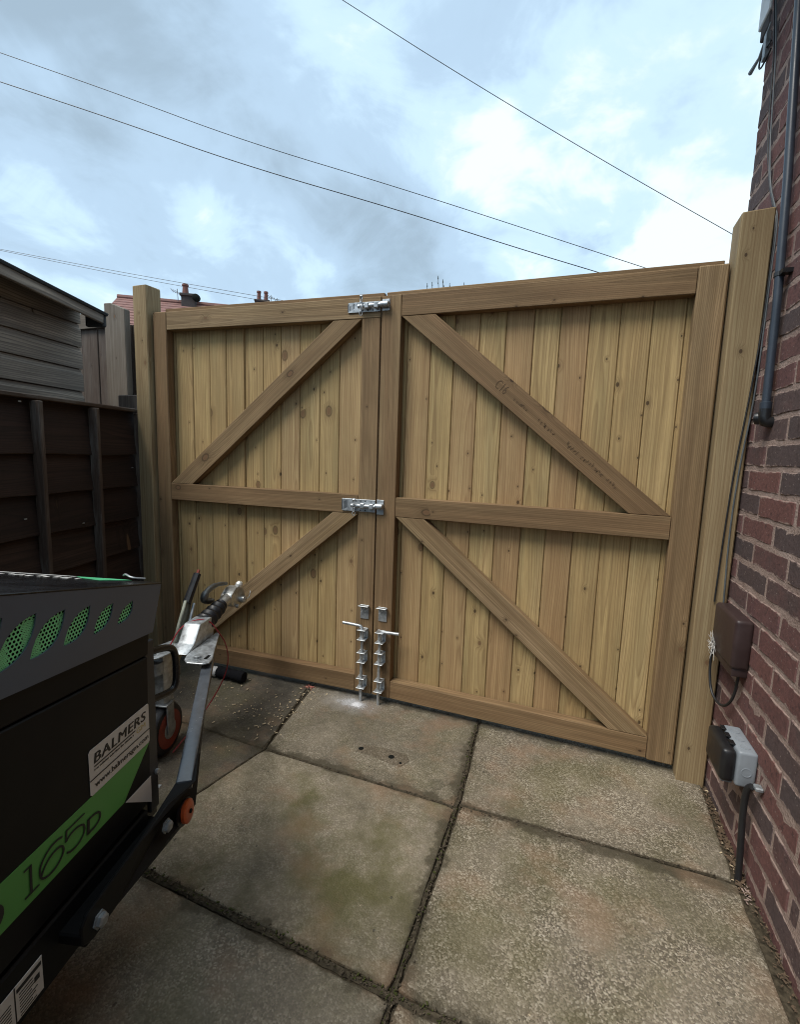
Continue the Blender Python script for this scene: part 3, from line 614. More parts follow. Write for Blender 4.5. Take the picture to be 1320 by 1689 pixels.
# grade stamp on the upper right brace
bd = Vector((1.0905-0.167,0,0.968-1.7305)).normalized()
me, w, h = text_mesh('C16', 0.052, FADEDINK, 'grade_stamp', ext=0.0002, sx=0.62, off=-0.0004)
Xa = bd; Za = Vector((0,-1,0)); Ya = Za.cross(Xa)
def on_brace(s, t): return Vector((0.167,0.0013,1.7305)) + bd*s + Ya*t
MS = Matrix(((Xa.x,Ya.x,Za.x,0),(Xa.y,Ya.y,Za.y,0),(Xa.z,Ya.z,Za.z,0),(0,0,0,1)))
mm = MS.copy(); mm.translation = on_brace(0.44,-0.016)-CR; link('grade_stamp', me, leafR, mm)
fm = MB(); pr = random.Random(12)
for grp in ((0.535,0.60),(0.66,0.735),(0.80,0.86),(0.875,0.985),(1.0,1.04)):
    s = grp[0]
    while s < grp[1]:
        for k in range(2):
            a = on_brace(s+pr.uniform(0,0.006), pr.uniform(-0.012,0.0)); 
            M2 = MS.copy(); M2.translation = a-CR; M2 = M2 @ Matrix.Rotation(pr.uniform(-0.8,0.8),4,'Z')
            fm.box((0,0,-0.0002),(pr.uniform(0.0015,0.003),pr.uniform(0.004,0.012),0.0002), M2)
        s += 0.0125
fo = fm.build('faded_print', FADEDINK, leafR); fo['kind'] = 'stuff'

# slide bolts
def slide_bolt(x0, x1, z0, z1, zr, xr0, xr1, xc, zc0, zc1, k0, k1, kz0, kz1):
    p = MB().box((x0,-0.004,z0),(x1,-0.0002,z1)).build('slide_bolt', GALV, leafL, T(-CL), 0.001)
    p2 = MB().box((x0-0.001,-0.0046,z0+0.006),(x0+0.004,-0.0041,z1-0.006))
    for i in range(4): p2.box((x0+0.008+i*0.006,-0.0046,z0+0.008+i*0.003),(x0+0.011+i*0.006,-0.0041,z1-0.014+i*0.003))
    p2.build('stamped_mark', plain('dark_zinc', (0.08,0.09,0.10), 0.6, 0.3), p)
    MB().tube([(xr0,-0.017,zr),(xr1,-0.017,zr+(0.004 if z0 > 1.5 else 0))], 0.0085, 14).build('bolt_rod', GALV, p, smooth=True)
    for xx in ((x1-0.055),(x1-0.012)): MB().box((xx-0.010,-0.0275,zr-0.0115),(xx+0.010,-0.004,zr+0.0125)).build('barrel', GALV, p, None, 0.003)
    sb = MB()
    for xx in (x0+0.068, x0+0.092, x0+0.115):
        for zz in (z0+0.007, z1-0.007): sb.lathe([(0,0.0034),(0.0015,0.003)], (xx,-0.0041,zz), (0,-1,0), 8)
    sb.build('screw_heads', plain('dark_screws', (0.05,0.05,0.055), 0.5, 0.6), p)
    rg = []
    zm = (zc0+zc1)/2
    ch = MB()
    n = 4
    for i in range(n):
        zc = zc1-(i+0.5)*(zc1-zc0)/n; r = (zc1-zc0)/n*0.62; ax = 0.6 if i % 2 else -0.5
        ch.tube([(xc+0.006*math.cos(a)*math.cos(ax), -0.030+0.006*math.cos(a)*math.sin(ax), zc+r*math.sin(a)) for a in [k*math.pi/5 for k in range(11)]], 0.0018, 6)
    ch.build('chain', GALV, p, smooth=True)
    MB().lathe([(0,0.006),(0.01,0.007),(0.012,0.004)], (xc,-0.026,zc1-0.002), (0,-0.6,1), 10).build('padlock_pin', GALV, p, smooth=True)
    kp = MB().box((k0,-0.004,kz0),(k1,-0.0002,kz1)).build('bolt_keep', GALV, leafR, T(-CR), 0.001)
    MB().tube([(k0+0.001,-0.017,zr+0.003),(k1,-0.017,zr+0.003)], 0.0125, 14).build('keeper_sleeve', GALV, kp, smooth=True)
slide_bolt(-0.152,-0.0035,1.756,1.798,1.777,-0.100,0.036,-0.081,1.737,1.809,0.005,0.040,1.757,1.804)
slide_bolt(-0.166,-0.0035,0.893,0.949,0.921,-0.113,0.034,-0.096,0.878,0.945,0.004,0.038,0.886,0.952)
# drop bolts
def drop_bolt(leaf, C, x, hz, hdir, hlen, top, br, drop):
    rod = MB().tube([(x+hdir*hlen,-0.026,hz+0.004),(x+hdir*0.022,-0.026,hz+0.001),(x+hdir*0.006,-0.026,hz-0.002),(x,-0.026,hz-0.012),(x,-0.026,0.25),(x-0.002,-0.026,0.1),(x,-0.026,drop)], 0.0072, 12, smooth=1)
    p = rod.build('drop_bolt', GALV, leaf, T(-C), smooth=True)
    z1, z0 = top
    tp = MB().box((x-0.021,-0.004,z0),(x+0.021,-0.0002,z1)).box((x-0.024,-0.026,z1-0.004),(x+0.024,-0.0045,z1)).build('upper_keep', GALV, p, None, 0.001)
    tm = MB()
    for i in range(2): tm.box((-0.0016,-0.0047,-0.013),(0.0016,-0.0041,0.013), T((x-0.008+i*0.016,0,z1-0.024)) @ Matrix.Rotation(0.7,4,'Y'))
    tm.build('slot_mark', WHITEV, p)
    for a, b in br:
        q = MB().box((x-0.020,-0.004,b),(x+0.020,-0.0002,a)).box((x-0.020,-0.043,a-0.0035),(x+0.020,-0.0042,a)).box((x-0.020,-0.043,b),(x+0.020,-0.0042,b+0.0035))
        q.box((x-0.020,-0.0525,b+0.0036),(x-0.0165,-0.0045,b+0.012)) if False else None
        br_ = q.build('bracket', GALV, p, None, 0.0008)
drop_bolt(leafL, CL, -0.0425, 0.366, -1, 0.098, (0.460,0.394), ((0.351,0.301),(0.242,0.192),(0.117,0.067)), -0.012)
drop_bolt(leafR, CR, 0.0475, 0.353, 1, 0.092, (0.461,0.394), ((0.352,0.300),(0.254,0.199),(0.120,0.065)), -0.012)

# ------------------------------------------------------------------ dark fence panel, shed and old boards on the left
TH = R(15.4); fd = Vector((-math.sin(TH), math.cos(TH), 0)); fn = Vector((math.cos(TH), math.sin(TH), 0))
FA = Vector((-1.372,-0.055,0))
MF = Matrix(((fn.x,fd.x,0,0),(fn.y,fd.y,0,0),(0,0,1,0),(0,0,0,1)))       # local x towards the yard, y towards the gate
fence = empty('fence_panel', FA, label='dark brown waney lap fence panel between chipper and shed', cat='fence')
zt = 1.325; k = 0
while zt > 0.05:
    zb = zt-0.215; b = MB(); n = 40; vs = []
    for i in range(n+1):
        y = -1.86+i*1.84/n; w = 0.012*noise.noise(Vector((y*2.2,k*3.1,0)))+0.006*noise.noise(Vector((y*7,k*2.7,1)))
        xb = 0.012+0.002*noise.noise(Vector((y*3,k,5)))
        vs += [(xb,y,zb+w-0.001),(xb+0.008,y,zb+w+0.0025),(-0.006,y,zt),(-0.012,y,zt-0.001)]
    fs = []
    for i in range(n):
        o = i*4
        for a, c in ((0,1),(1,2),(2,3),(3,0)): fs.append((o+a,o+c,o+4+c,o+4+a))
    fs += [(0,1,2,3),(n*4+3,n*4+2,n*4+1,n*4)]
    M = MF @ T((0,-0.94,zt-0.1)) @ Matrix.Rotation(R(90),4,'X')
    Mi = (T((0,-0.94,zt-0.1)) @ Matrix.Rotation(R(90),4,'X')).inverted()
    b.add([Mi @ Vector(p) for p in vs], fs)
    nlow = n*4
    # turn so the grain (local z) runs along the board
    lb = b.build('lap_board', W_FENCE, fence, M); lb.data.materials.append(W_EDGE)
    for p in lb.data.polygons:
        cz_ = sum((M @ lb.data.vertices[i_].co).z for i_ in p.vertices)/len(p.vertices)
        if (M.to_3x3() @ p.normal).z < -0.5 and cz_ < zb+0.05 and len(p.vertices) == 4: p.material_index = 1
    zt -= 0.165; k += 1
for y0, y1 in ((-0.052,-0.010),(-0.366,-0.324),(-0.670,-0.628),(-0.98,-0.94),(-1.30,-1.26),(-1.62,-1.58)):
    me = MB().box((-0.011,-0.021,-0.62),(0.011,0.021,0.62)).mesh('batten', W_BATTEN, 0.003)
    link('batten', me, fence, MF @ T((0.030,(y0+y1)/2,0.70)) @ Matrix.Rotation(R(90),4,'Z') )
MB().box((-0.018,-0.009,-0.925),(0.022,0.009,0.925)).build('capping', W_BATTEN, fence, MF @ T((0.006,-0.925,1.334)) @ Matrix.Rotation(R(90),4,'X'), 0.003)
hb = MB()
for y, z in ((-0.71,1.31),(-0.72,0.86),(-0.43,0.80),(-0.08,1.04)): hb.box((0.019,y-0.006,z-0.002),(0.021,y+0.006,z+0.003))
hb.build('nail_heads', GALV_DULL, fence, MF)

shed = empty('shed', FA-fn*0.37, label='weathered grey shiplap shed behind the dark fence', cat='shed')
bz = [1.30,1.436,1.555,1.670,1.793,1.925]
sp = 0.09
for i in range(-8, 5):
    z0 = bz[i] if i >= 0 else 1.30+0.122*i; z1 = bz[i+1] if i >= 0 else z0+0.122
    h = z1-z0
    prof = [(-0.012,0.002),(0.006,0.002),(0.006,h-0.030),(0.001,h-0.024),(-0.004,h-0.014),(-0.006,h-0.001),(-0.012,h-0.001)]
    # local: x out of the wall, profile up; grain along local z = wall direction
    Mx = MF @ T((0.0,-1.16,z0)) @ Matrix.Rotation(R(90),4,'X') @ T((0,0,0))
    b = MB(); L2 = 1.25
    b.prism([(p[0], p[1]) for p in prof], -L2, L2, 'z')
    b.build('shiplap_board', W_SHED, shed, Mx, 0.0008)
MB().box((-1.6,-2.40,0.0),(-0.0125,sp-0.005,1.90)).build('frame_core', W_OLD, shed, MF)
MB().box((0.105,-0.026,-1.35),(0.122,0.026,1.35)).build('fascia_board', W_SHED, shed, MF @ T((0.05,0,1.818)) @ Matrix.Rotation(R(-4.0),4,'X') @ T((0,sp-0.04-1.35,0)) @ Matrix.Rotation(R(90),4,'X'), 0.003)
rf = MB().prism([(-1.8,2.28),(0.178,1.886),(0.186,1.902),(-1.8,2.30)], -2.65, sp-0.015, 'y')
rf.build('felt_roof', LEAD, shed, MF @ T((0,0,-0.052)) @ T((0,0,1.9)) @ Matrix.Rotation(R(-4.0),4,'X') @ T((0,0,-1.9)), 0.004)
MB().box((0.06,sp-0.038,1.775),(0.168,sp-0.012,1.838)).build('roof_flap', LEAD, shed, MF, 0.006)

of = empty('board_fence', (-2.1,0.32,0), label='old dark brown upright boards behind the shed corner', cat='fence')
OI = T(-Vector((-2.1,0.32,0)))
for i, (a, b_) in enumerate(((-2.62,-2.47),(-2.46,-2.31),(-2.305,-2.16),(-2.155,-2.00),(-1.995,-1.85),(-1.845,-1.70),(-1.695,-1.55))):
    timber('upright_board', of, a, b_, 0.02, 1.90, 0.335+0.004*(i % 2), 0.353+0.004*(i % 2), W_OLD, C=Vector((-2.1,0.32,0)))
timber('top_rail', of, -2.64,-1.98,1.893,1.988,0.315,0.333,W_GREYPOST,'x',C=Vector((-2.1,0.32,0)))
gp = empty('old_fence_post', (-1.88,0.26,0), label='grey weathered board post with sloping top left of the gate', cat='post')
me = MB().prism([(-0.090,0),(0.092,0),(0.088,1.965),(-0.03,2.008),(-0.084,2.010)], -0.02, 0.02, 'y').build('timber', W_GREYPOST, gp, Matrix.Identity(4), 0.004)
sg = empty('stub_post', (-1.50,0.03,0), label='short brown fence post stub beside the left gate post', cat='post')
MB().box((-0.068,-0.035,0),(0.062,0.035,1.425)).build('timber', W_OLD, sg, None, 0.004)

# ------------------------------------------------------------------ wood chipper
MO = Vector((-0.04664,-1.16810,0)); mrz = math.atan2(math.cos(R(14.8)), -math.sin(R(14.8)))
mc = empty('wood_chipper', MO, mrz, label='black and green towable wood chipper parked along the left fence', cat='wood chipper')
WD = 0.62; UB = -1.75
def hood_top(u): return 0.844+0.234*(0.056-max(u,-0.7))
MB().box((UB,0.008,0.325),(-0.003,WD,0.76)).build('body', BLACKPANEL, mc, None, 0.006)
MB().prism([(UB,0.322),(-0.006,0.338),(0.004,0.688),(-0.345,0.724),(UB,0.80)], -0.001, 0.0075, 'y').build('side_panel', BLACKPANEL, mc, None, 0.0025)
MB().prism([(UB,0.806),(-0.345,0.7285),(0.005,0.692),(0.012,0.742),(-0.345,0.80),(UB,0.86)], -0.001, 0.0075, 'y').build('upper_panel', BLACKPANEL, mc, None, 0.002)
MB().box((-0.002,0.001,0.30),(0.030,0.012,0.72)).build('front_flange', plain('worn_black_paint', (0.03,0.03,0.032), 0.5, var=0.3), mc, None, 0.002)
MB().lathe([(0,0.007),(0.006,0.007),(0.008,0.004)], (0.022,0.001,0.392), (0,-1,0), 10).build('panel_screw', GALV, mc, smooth=True)
MB().box((UB,0.0005,0.205),(-0.012,WD-0.012,0.321)).build('chassis', BLACKPANEL, mc, None, 0.004)
# hood with leaf shaped vents
outer = [(0.056,0.844),(0.019,0.741),(-0.341,0.777),(UB,0.915),(UB,hood_top(UB)),(-0.7,hood_top(-0.7))]
def leaf_shape(Tp, B, UL, LR, n=7):
    def q(a,c,b,t): return tuple((1-t)**2*a[i]+2*t*(1-t)*c[i]+t*t*b[i] for i in range(2))
    c1 = tuple(2*UL[i]-0.5*(Tp[i]+B[i]) for i in range(2)); c2 = tuple(2*LR[i]-0.5*(Tp[i]+B[i]) for i in range(2))
    return [q(Tp,c1,B,k/n) for k in range(n)] + [q(B,c2,Tp,k/n) for k in range(n)]
vents = [leaf_shape((-0.043,0.836),(-0.092,0.800),(-0.078,0.823),(-0.055,0.807)), leaf_shape((-0.101,0.849),(-0.157,0.804),(-0.138,0.838),(-0.119,0.814)),
         leaf_shape((-0.161,0.864),(-0.227,0.811),(-0.203,0.850),(-0.181,0.820)), leaf_shape((-0.218,0.876),(-0.293,0.816),(-0.266,0.861),(-0.242,0.827)),
         leaf_shape((-0.275,0.889),(-0.355,0.818),(-0.326,0.870),(-0.300,0.836)), leaf_shape((-0.333,0.902),(-0.420,0.822),(-0.388,0.880),(-0.362,0.842)), leaf_shape((-0.392,0.915),(-0.486,0.826),(-0.452,0.891),(-0.424,0.848))]
loops = [outer]+vents
tris = tessellate_polygon([[Vector((x,z,0)) for x, z in lp] for lp in loops])
flat = [p for lp in loops for p in lp]; nf = len(flat)
b = MB(); vs = [(x,-0.0055,z) for x, z in flat]+[(x,-0.003,z) for x, z in flat]
fs = [tuple(t) for t in tris]+[tuple(nf+i for i in reversed(t)) for t in tris]
o_ = 0
for lp in loops:
    n = len(lp)
    for i in range(n): fs.append((o_+i,o_+(i+1) % n,nf+o_+(i+1) % n,nf+o_+i))
    o_ += n
b.add(vs, fs).build('hood_side', GREYHOOD, mc)
b = MB()
b.prism([(0.054,0.842),(0.018,0.744),(UB,0.918),(UB,hood_top(UB)-0.002),(-0.7,hood_top(-0.7)-0.002)], 0.012, WD+0.012, 'y')
b.build('hood_core', DARKIN, mc)
b = MB().prism([(0.0565,0.8435),(-0.7,hood_top(-0.7)),(UB,hood_top(UB)),(UB,hood_top(UB)+0.004),(-0.7,hood_top(-0.7)+0.004),(0.0565,0.8475)], -0.0062, WD+0.0062, 'y')
b.build('hood_top', BLACKP, mc, None, 0.0012)
b = MB(); s3 = 0.0072; Rh, rh = 0.0041, 0.0026
for vt in vents:
    x0, x1 = min(p[0] for p in vt)-0.006, max(p[0] for p in vt)+0.006; z0, z1 = min(p[1] for p in vt)-0.006, max(p[1] for p in vt)+0.006
    j = 0; z = z0
    while z < z1:
        x = x0 + (s3/2 if j % 2 else 0)
        while x < x1:
            o_ = len(b.v)
            for k in range(6):
                a = math.pi/6+k*math.pi/3; b.v.append((x+Rh*1.02*math.cos(a),-0.0022,z+Rh*1.02*math.sin(a)))
            for k in range(6):
                a = math.pi/6+k*math.pi/3; b.v.append((x+rh*math.cos(a),-0.0022,z+rh*math.sin(a)))
            for k in range(6): b.f.append((o_+k,o_+(k+1) % 6,o_+6+(k+1) % 6,o_+6+k))
            x += s3
        z += s3*0.866; j += 1
gm = b.build('vent_mesh', GREENMESH, mc); gm['kind'] = 'stuff'
# markings on the side
SV = -0.0013
def side(poly, name, mat, v=SV, t=0.0006): return MB().prism(poly, v-t, v, 'y').build(name, mat, mc)
side([(-0.0030,0.484),(-0.093,0.4015),(UB+0.1,0.404),(UB+0.1,0.487)], 'green_stripe', GREENP)
side([(-0.002,0.3985),(-0.002,0.331),(-0.088,0.3985)], 'white_triangle', WHITEV)
stk = MB().prism([(-0.178,0.4852),(-0.006,0.4852),(-0.0025,0.489),(-0.0025,0.576),(-0.006,0.580),(-0.178,0.580),(-0.1825,0.575),(-0.1825,0.489)], SV-0.0013, SV-0.0007, 'y').build('sticker', WHITEV, mc)
MSide = Matrix(((1,0,0,0),(0,0,-1,0),(0,1,0,0),(0,0,0,1)))        # text x -> u, text y -> z, facing -v
def side_text(s, u, z, w, h, mat, name, parent, v, shear=0.0, off=0.0, space=1.0):
    me, tw, th = text_mesh(s, 0.1, mat, name, shear, off, 1.0, 0.001, space)
    M = T((u,v,z)) @ MSide @ Matrix.Diagonal((w/tw,h/th,0.2,1)); return link(name, me, parent, M)
SS = SV-0.0016
for k_ in range(3): side_text('BALMERS', -0.1705+k_*0.0009, 0.5470, 0.155, 0.0205, INK, 'lettering', stk, SS-0.0001*k_, 0.12, 0.0, 1.08)
side_text('GM', -0.046, 0.5305, 0.030, 0.0115, GOLDINK, 'lettering', stk, SS, 0.0, 0.0)
for k_ in range(2): side_text('www.balmersgm.com', -0.1702+k_*0.0006, 0.4935, 0.162, 0.0150, INK, 'lettering', stk, SS-0.0001*k_, 0.0, 0.0)
mk = MB().box((-0.170,SS-0.0003,0.5400),(-0.050,SS,0.5425)).box((-0.1823,SS-0.0003,0.5165),(-0.0027,SS,0.5190))
pr = random.Random(5); u = -0.170
while u < -0.056:
    w = pr.uniform(0.0012,0.0026); mk.box((u,SS-0.0003,0.5325),(u+w,SS,0.5325+pr.choice((0.0026,0.0038)))); u += w+pr.choice((0.0008,0.0008,0.003))
mk.build('rule_lines', INK, stk)
def ribbon(pts, w, name, closed=False, smooth=2):
    P_ = [Vector(p) for p in pts]
    if closed: P_.append(P_[0])
    for _ in range(smooth):
        q = [P_[0]]
        for a, b_ in zip(P_, P_[1:]): q += [a*0.75+b_*0.25, a*0.25+b_*0.75]
        P_ = q+[P_[-1]]
    vs, fs = [], []
    for i, p in enumerate(P_):
        d = (P_[min(i+1,len(P_)-1)]-P_[max(0,i-1)]).normalized(); n = Vector((-d.y,d.x))*w/2
        for v in (SS-0.0006, SS):
            vs += [(p.x+n.x,v,p.y+n.y),(p.x-n.x,v,p.y-n.y)]
    for i in range(len(P_)-1):
        o = i*4
        fs += [(o,o+1,o+5,o+4),(o+2,o+6,o+7,o+3),(o,o+4,o+6,o+2),(o+1,o+3,o+7,o+5)]
    return MB().add(vs, fs).build(name, INK, mc)
ribbon([(-0.329,0.4675),(-0.3155,0.4675)], 0.0028, 'numeral', smooth=0); ribbon([(-0.3162,0.4688),(-0.3182,0.4195)], 0.0046, 'numeral', smooth=0); ribbon([(-0.330,0.4192),(-0.303,0.4192)], 0.0028, 'numeral', smooth=0)
ribbon([(-0.252,0.4635),(-0.262,0.4672),(-0.280,0.466),(-0.298,0.452),(-0.301,0.436),(-0.297,0.422),(-0.280,0.4165),(-0.262,0.421),(-0.250,0.434),(-0.252,0.446),(-0.262,0.4515),(-0.278,0.450),(-0.292,0.440),(-0.2985,0.429)], 0.0036, 'numeral')
ribbon([(-0.200,0.4665),(-0.2425,0.4665)], 0.0028, 'numeral', smooth=0); ribbon([(-0.2425,0.4675),(-0.2450,0.4460)], 0.0038, 'numeral', smooth=0)
ribbon([(-0.2450,0.4465),(-0.236,0.4535),(-0.215,0.4535),(-0.201,0.445),(-0.203,0.428),(-0.217,0.4185),(-0.236,0.4185),(-0.2445,0.4245)], 0.0036, 'numeral')
ribbon([(-0.193,0.4455),(-0.176,0.4455),(-0.163,0.440),(-0.161,0.428),(-0.172,0.4185),(-0.1955,0.4185)], 0.0042, 'letter_stroke'); ribbon([(-0.1915,0.4475),(-0.1945,0.4168)], 0.0062, 'letter_stroke', smooth=0)
MB().lathe([(0,0.024),(0.0006,0.024)], (-0.389,SS+0.0005,0.4385), (0,-1,0), 24).build('dark_roundel', INK, mc)
pl = MB().box((-0.62,-0.0018,0.221),(-0.307,-0.0004,0.287)).build('serial_plate', WHITEV, mc, None, 0.0005)
pk = MB()
for k in range(8): pk.box((-0.352,-0.0023,0.2245+k*0.0058),(-0.352+pr.uniform(0.022,0.034),-0.0019,0.2262+k*0.0058))
for k in range(8): pk.box((-0.60,-0.0023,0.2245+k*0.0058),(-0.367,-0.0019,0.2262+k*0.0058))
pk.box((-0.324,-0.0023,0.252),(-0.314,-0.0019,0.262)).box((-0.3605,-0.0023,0.2212),(-0.3585,-0.0019,0.287)).box((-0.356,-0.0023,0.272),(-0.31,-0.0019,0.279))
pk.build('plate_print', INK, pl)
# top markings and a painted edge highlight
sl_ = -0.234
def top_pt(u, v, dz): return (u, v, hood_top(u)+0.0045+dz)
def top_poly(pts, name, mat, dz=0.0):
    n = len(pts); return MB().add([top_pt(u,v,dz) for u, v in pts]+[top_pt(u,v,dz+0.0006) for u, v in pts], [tuple(range(n)),tuple(range(2*n-1,n-1,-1))]+[(i,(i+1) % n,n+(i+1) % n,n+i) for i in range(n)]).build(name, mat, mc)
top_poly([(0.045,0.06),(0.052,0.085),(0.052,0.205),(0.020,0.165),(-0.010,0.095)], 'green_flash', GREENTOP)
top_poly([(0.055,0.205),(0.046,0.205),(0.040,0.60),(0.055,0.60)], 'painted_edge_highlight', WHITEV)  # sky reflection along the hood's front edge, painted on as a white strip
sc_ = MB(); pr = random.Random(9); v = 0.150
while v < 0.50:
    n0 = len(sc_.v); u0 = -0.005+pr.uniform(-0.012,0.004); l = pr.uniform(0.018,0.032); w = pr.uniform(0.006,0.014)
    sc_.add([top_pt(u0,v,0),top_pt(u0+l,v+0.01,0),top_pt(u0+l,v+0.01+w,0),top_pt(u0,v+w,0),top_pt(u0,v,0.0006),top_pt(u0+l,v+0.01,0.0006),top_pt(u0+l,v+0.01+w,0.0006),top_pt(u0,v+w,0.0006)], [(0,1,2,3),(7,6,5,4),(0,4,5,1),(1,5,6,2),(2,6,7,3),(3,7,4,0)])
    v += w+pr.uniform(0.006,0.012)
sc_.build('white_script', WHITEV, mc)
MB().tube([(0.050,0.03,0.856),(0.03,0.05,0.862),(0.045,0.075,0.866),(0.058,0.09,0.858)], 0.0022, 6, smooth=2).build('latch_wire', GALV_DULL, mc, smooth=True)
# front handle, drawbar, beam
MB().tube([(-0.004,0.016,0.690),(0.035,0.010,0.688),(0.095,0.004,0.672),(0.112,0.002,0.655),(0.116,0.0,0.612),(0.112,0.0,0.568),(0.095,0.002,0.556),(0.035,0.008,0.568),(-0.004,0.016,0.574)], 0.0085, 10, smooth=2).build('grab_handle', BLACKP, mc, smooth=True)
beam = MB().prism([(-0.285,0.285),(-0.262,0.272),(-0.20,0.274),(0.02,0.252),(0.075,0.270),(0.20,0.322),(0.33,0.345),(0.33,0.362),(0.17,0.352),(0.06,0.348),(-0.03,0.356),(-0.12,0.346),(-0.27,0.333),(-0.285,0.320)], -0.060, -0.053, 'y')
for k, q in enumerate(beam.v):                                   # the plate follows the bar where the frame turns in
    if q[0] > 0.05: beam.v[k] = (q[0], q[1]+(q[0]-0.03)*0.455-0.028, q[2])
beam = beam.build('side_beam', BLACKPANEL, mc, None, 0.002)
MB().box((-0.27,-0.0525,0.262),(0.01,0.02,0.285)).build('beam_box', BLACKPANEL, mc, None, 0.003)
for u, z in ((-0.040,0.309),(-0.246,0.297)):
    MB().lathe([(0,0.016),(0.003,0.016),(0.0032,0.0125),(0.010,0.0125),(0.013,0.008)], (u,-0.0602,z), (0,-1,0), 6).build('hex_bolt', GALV_DULL, beam)
rfl = MB().lathe([(0,0.027),(0.008,0.027),(0.010,0.024),(0.011,0.014)], (0.033,-0.0640,0.286), (0.12,-1,0.1), 24).build('reflector', ORANGE, mc, smooth=True)
MB().lathe([(0,0.0055),(0.003,0.005)], (0.0343,-0.0753,0.287), (0,-1,0), 8).build('reflector_screw', DARKIN, rfl)
MB().lathe([(0,0.032),(0.005,0.032)], (0.031,-0.0588,0.285), (0,-1,0), 24).build('reflector_rim', BLACKPL, rfl)
def bar(u0, v0, u1, v1, zt0, zt1, w, h, name, mat):
    a = Vector((u0,v0,0)); c = Vector((u1,v1,0)); d = (c-a).normalized(); nn = Vector((-d.y,d.x,0))*w/2
    vs = [a-nn+Vector((0,0,zt0-h)),a+nn+Vector((0,0,zt0-h)),a+nn+Vector((0,0,zt0)),a-nn+Vector((0,0,zt0)),c-nn+Vector((0,0,zt1-h)),c+nn+Vector((0,0,zt1-h)),c+nn+Vector((0,0,zt1)),c-nn+Vector((0,0,zt1))]
    return MB().add(vs, [(0,1,2,3),(7,6,5,4),(0,4,5,1),(1,5,6,2),(2,6,7,3),(3,7,4,0)]).build(name, mat, mc, None, 0.005, True, 2)
BARM = plain('dull_black_bar_paint', (0.08,0.09,0.105), 0.22, spec=0.9, var=0.3, scale=14)
bar(0.048,-0.052,0.80,0.268,0.352,0.398,0.038,0.026,'drawbar', BARM)
bar(0.048,0.646,0.80,0.326,0.352,0.398,0.038,0.026,'drawbar', BARM)
MB().box((-0.01,0.02,0.26),(0.05,WD-0.02,0.325)).build('cross_member', BLACKP, mc, None, 0.004)
MB().box((0.005,0.004,0.335),(0.045,0.035,0.3385)).build('drilled_tab', WHITEV, mc)
# coupling: galvanised housing, boot, head, brake lever
HC = 0.297
MB().prism([(0.60,0.402),(0.655,0.425),(0.70,0.484),(0.785,0.484),(0.80,0.470),(0.80,0.402)], HC-0.034, HC+0.034, 'y').build('coupling_housing', GALV, mc, None, 0.006, True, 2)
for s in (-1, 1):
    pts = [(0.815,-0.050),(0.58,-0.142),(0.555,-0.145),(0.540,-0.128),(0.540,-0.068),(0.56,-0.048),(0.60,-0.0345),(0.812,-0.0345)]
    pl2 = [(u, HC - s*w) for u, w in pts]
    wg = MB().prism(pl2, 0.4005, 0.4065, 'z').build('wing_plate', GALV, mc, None, 0.0015)
    MB().lathe([(0,0.019),(0.002,0.019),(0.0022,0.013),(0.010,0.013),(0.012,0.008)], (0.575,HC+s*0.088,0.4066), (0,0,1), 6).build('wing_bolt', GALV_DULL, wg)
    MB().box((0.575,HC+s*0.118-0.005,0.4066),(0.605,HC+s*0.118+0.005,0.4085)).build('slot', DARKIN, wg)
bt = []
for i in range(25):
    d = i*0.00625; bt.append((d, 0.036+0.0055*math.sin(i*1.05)-(0.009*i/24)))
MB().lathe(bt, (0.782,HC,0.455), (0.985,0,0.19), 20).build('rubber_boot', RUBBER, mc, smooth=True)
hd = MB().lathe([(0,0.021),(0.02,0.022),(0.045,0.027),(0.065,0.024)], (0.925,HC,0.483), (0.985,0,0.17), 16)
hd.build('coupling_neck', CAST, mc, None, smooth=True)
hb_ = MB().prism([(0.965,0.480),(0.99,0.455),(1.06,0.437),(1.10,0.447),(1.115,0.475),(1.10,0.512),(1.06,0.535),(1.02,0.535),(0.975,0.515)], HC-0.028, HC+0.028, 'y').build('coupling_head', CAST, mc, None, 0.010, True, 2)
MB().tube([(0.935,HC+0.040,0.500),(0.878,HC+0.045,0.512),(0.868,HC+0.045,0.535),(0.90,HC+0.040,0.560),(0.96,HC+0.030,0.566),(1.02,HC+0.020,0.552)], [0.008,0.014,0.016,0.012,0.009,0.008], 10, smooth=2).build('coupling_handle', plain('dark_cast_iron', (0.16,0.165,0.16), 0.4, 0.7), hb_, smooth=True)
MB().lathe([(0,0.015),(0.022,0.017),(0.032,0.010)], (1.065,HC-0.012,0.520), (0.15,-0.4,1), 12).build('knob', plain('pale_zinc', (0.75,0.75,0.72), 0.35, 0.5), hb_, smooth=True)
MB().lathe([(0,0.016),(0.020,0.016),(0.027,0.009)], (1.06,HC-0.027,0.470), (0,-1,0), 12).build('side_boss', CAST, hb_, smooth=True)
MB().lathe([(0,0.010),(0.014,0.010)], (1.015,HC-0.027,0.452), (0,-1,0), 8).build('side_bolt', CAST, hb_)
MB().tube([(1.085,HC-0.034,0.455),(1.115,HC-0.045,0.465),(1.130,HC-0.045,0.490)], 0.002, 6).build('clip_wire', GALV, hb_)
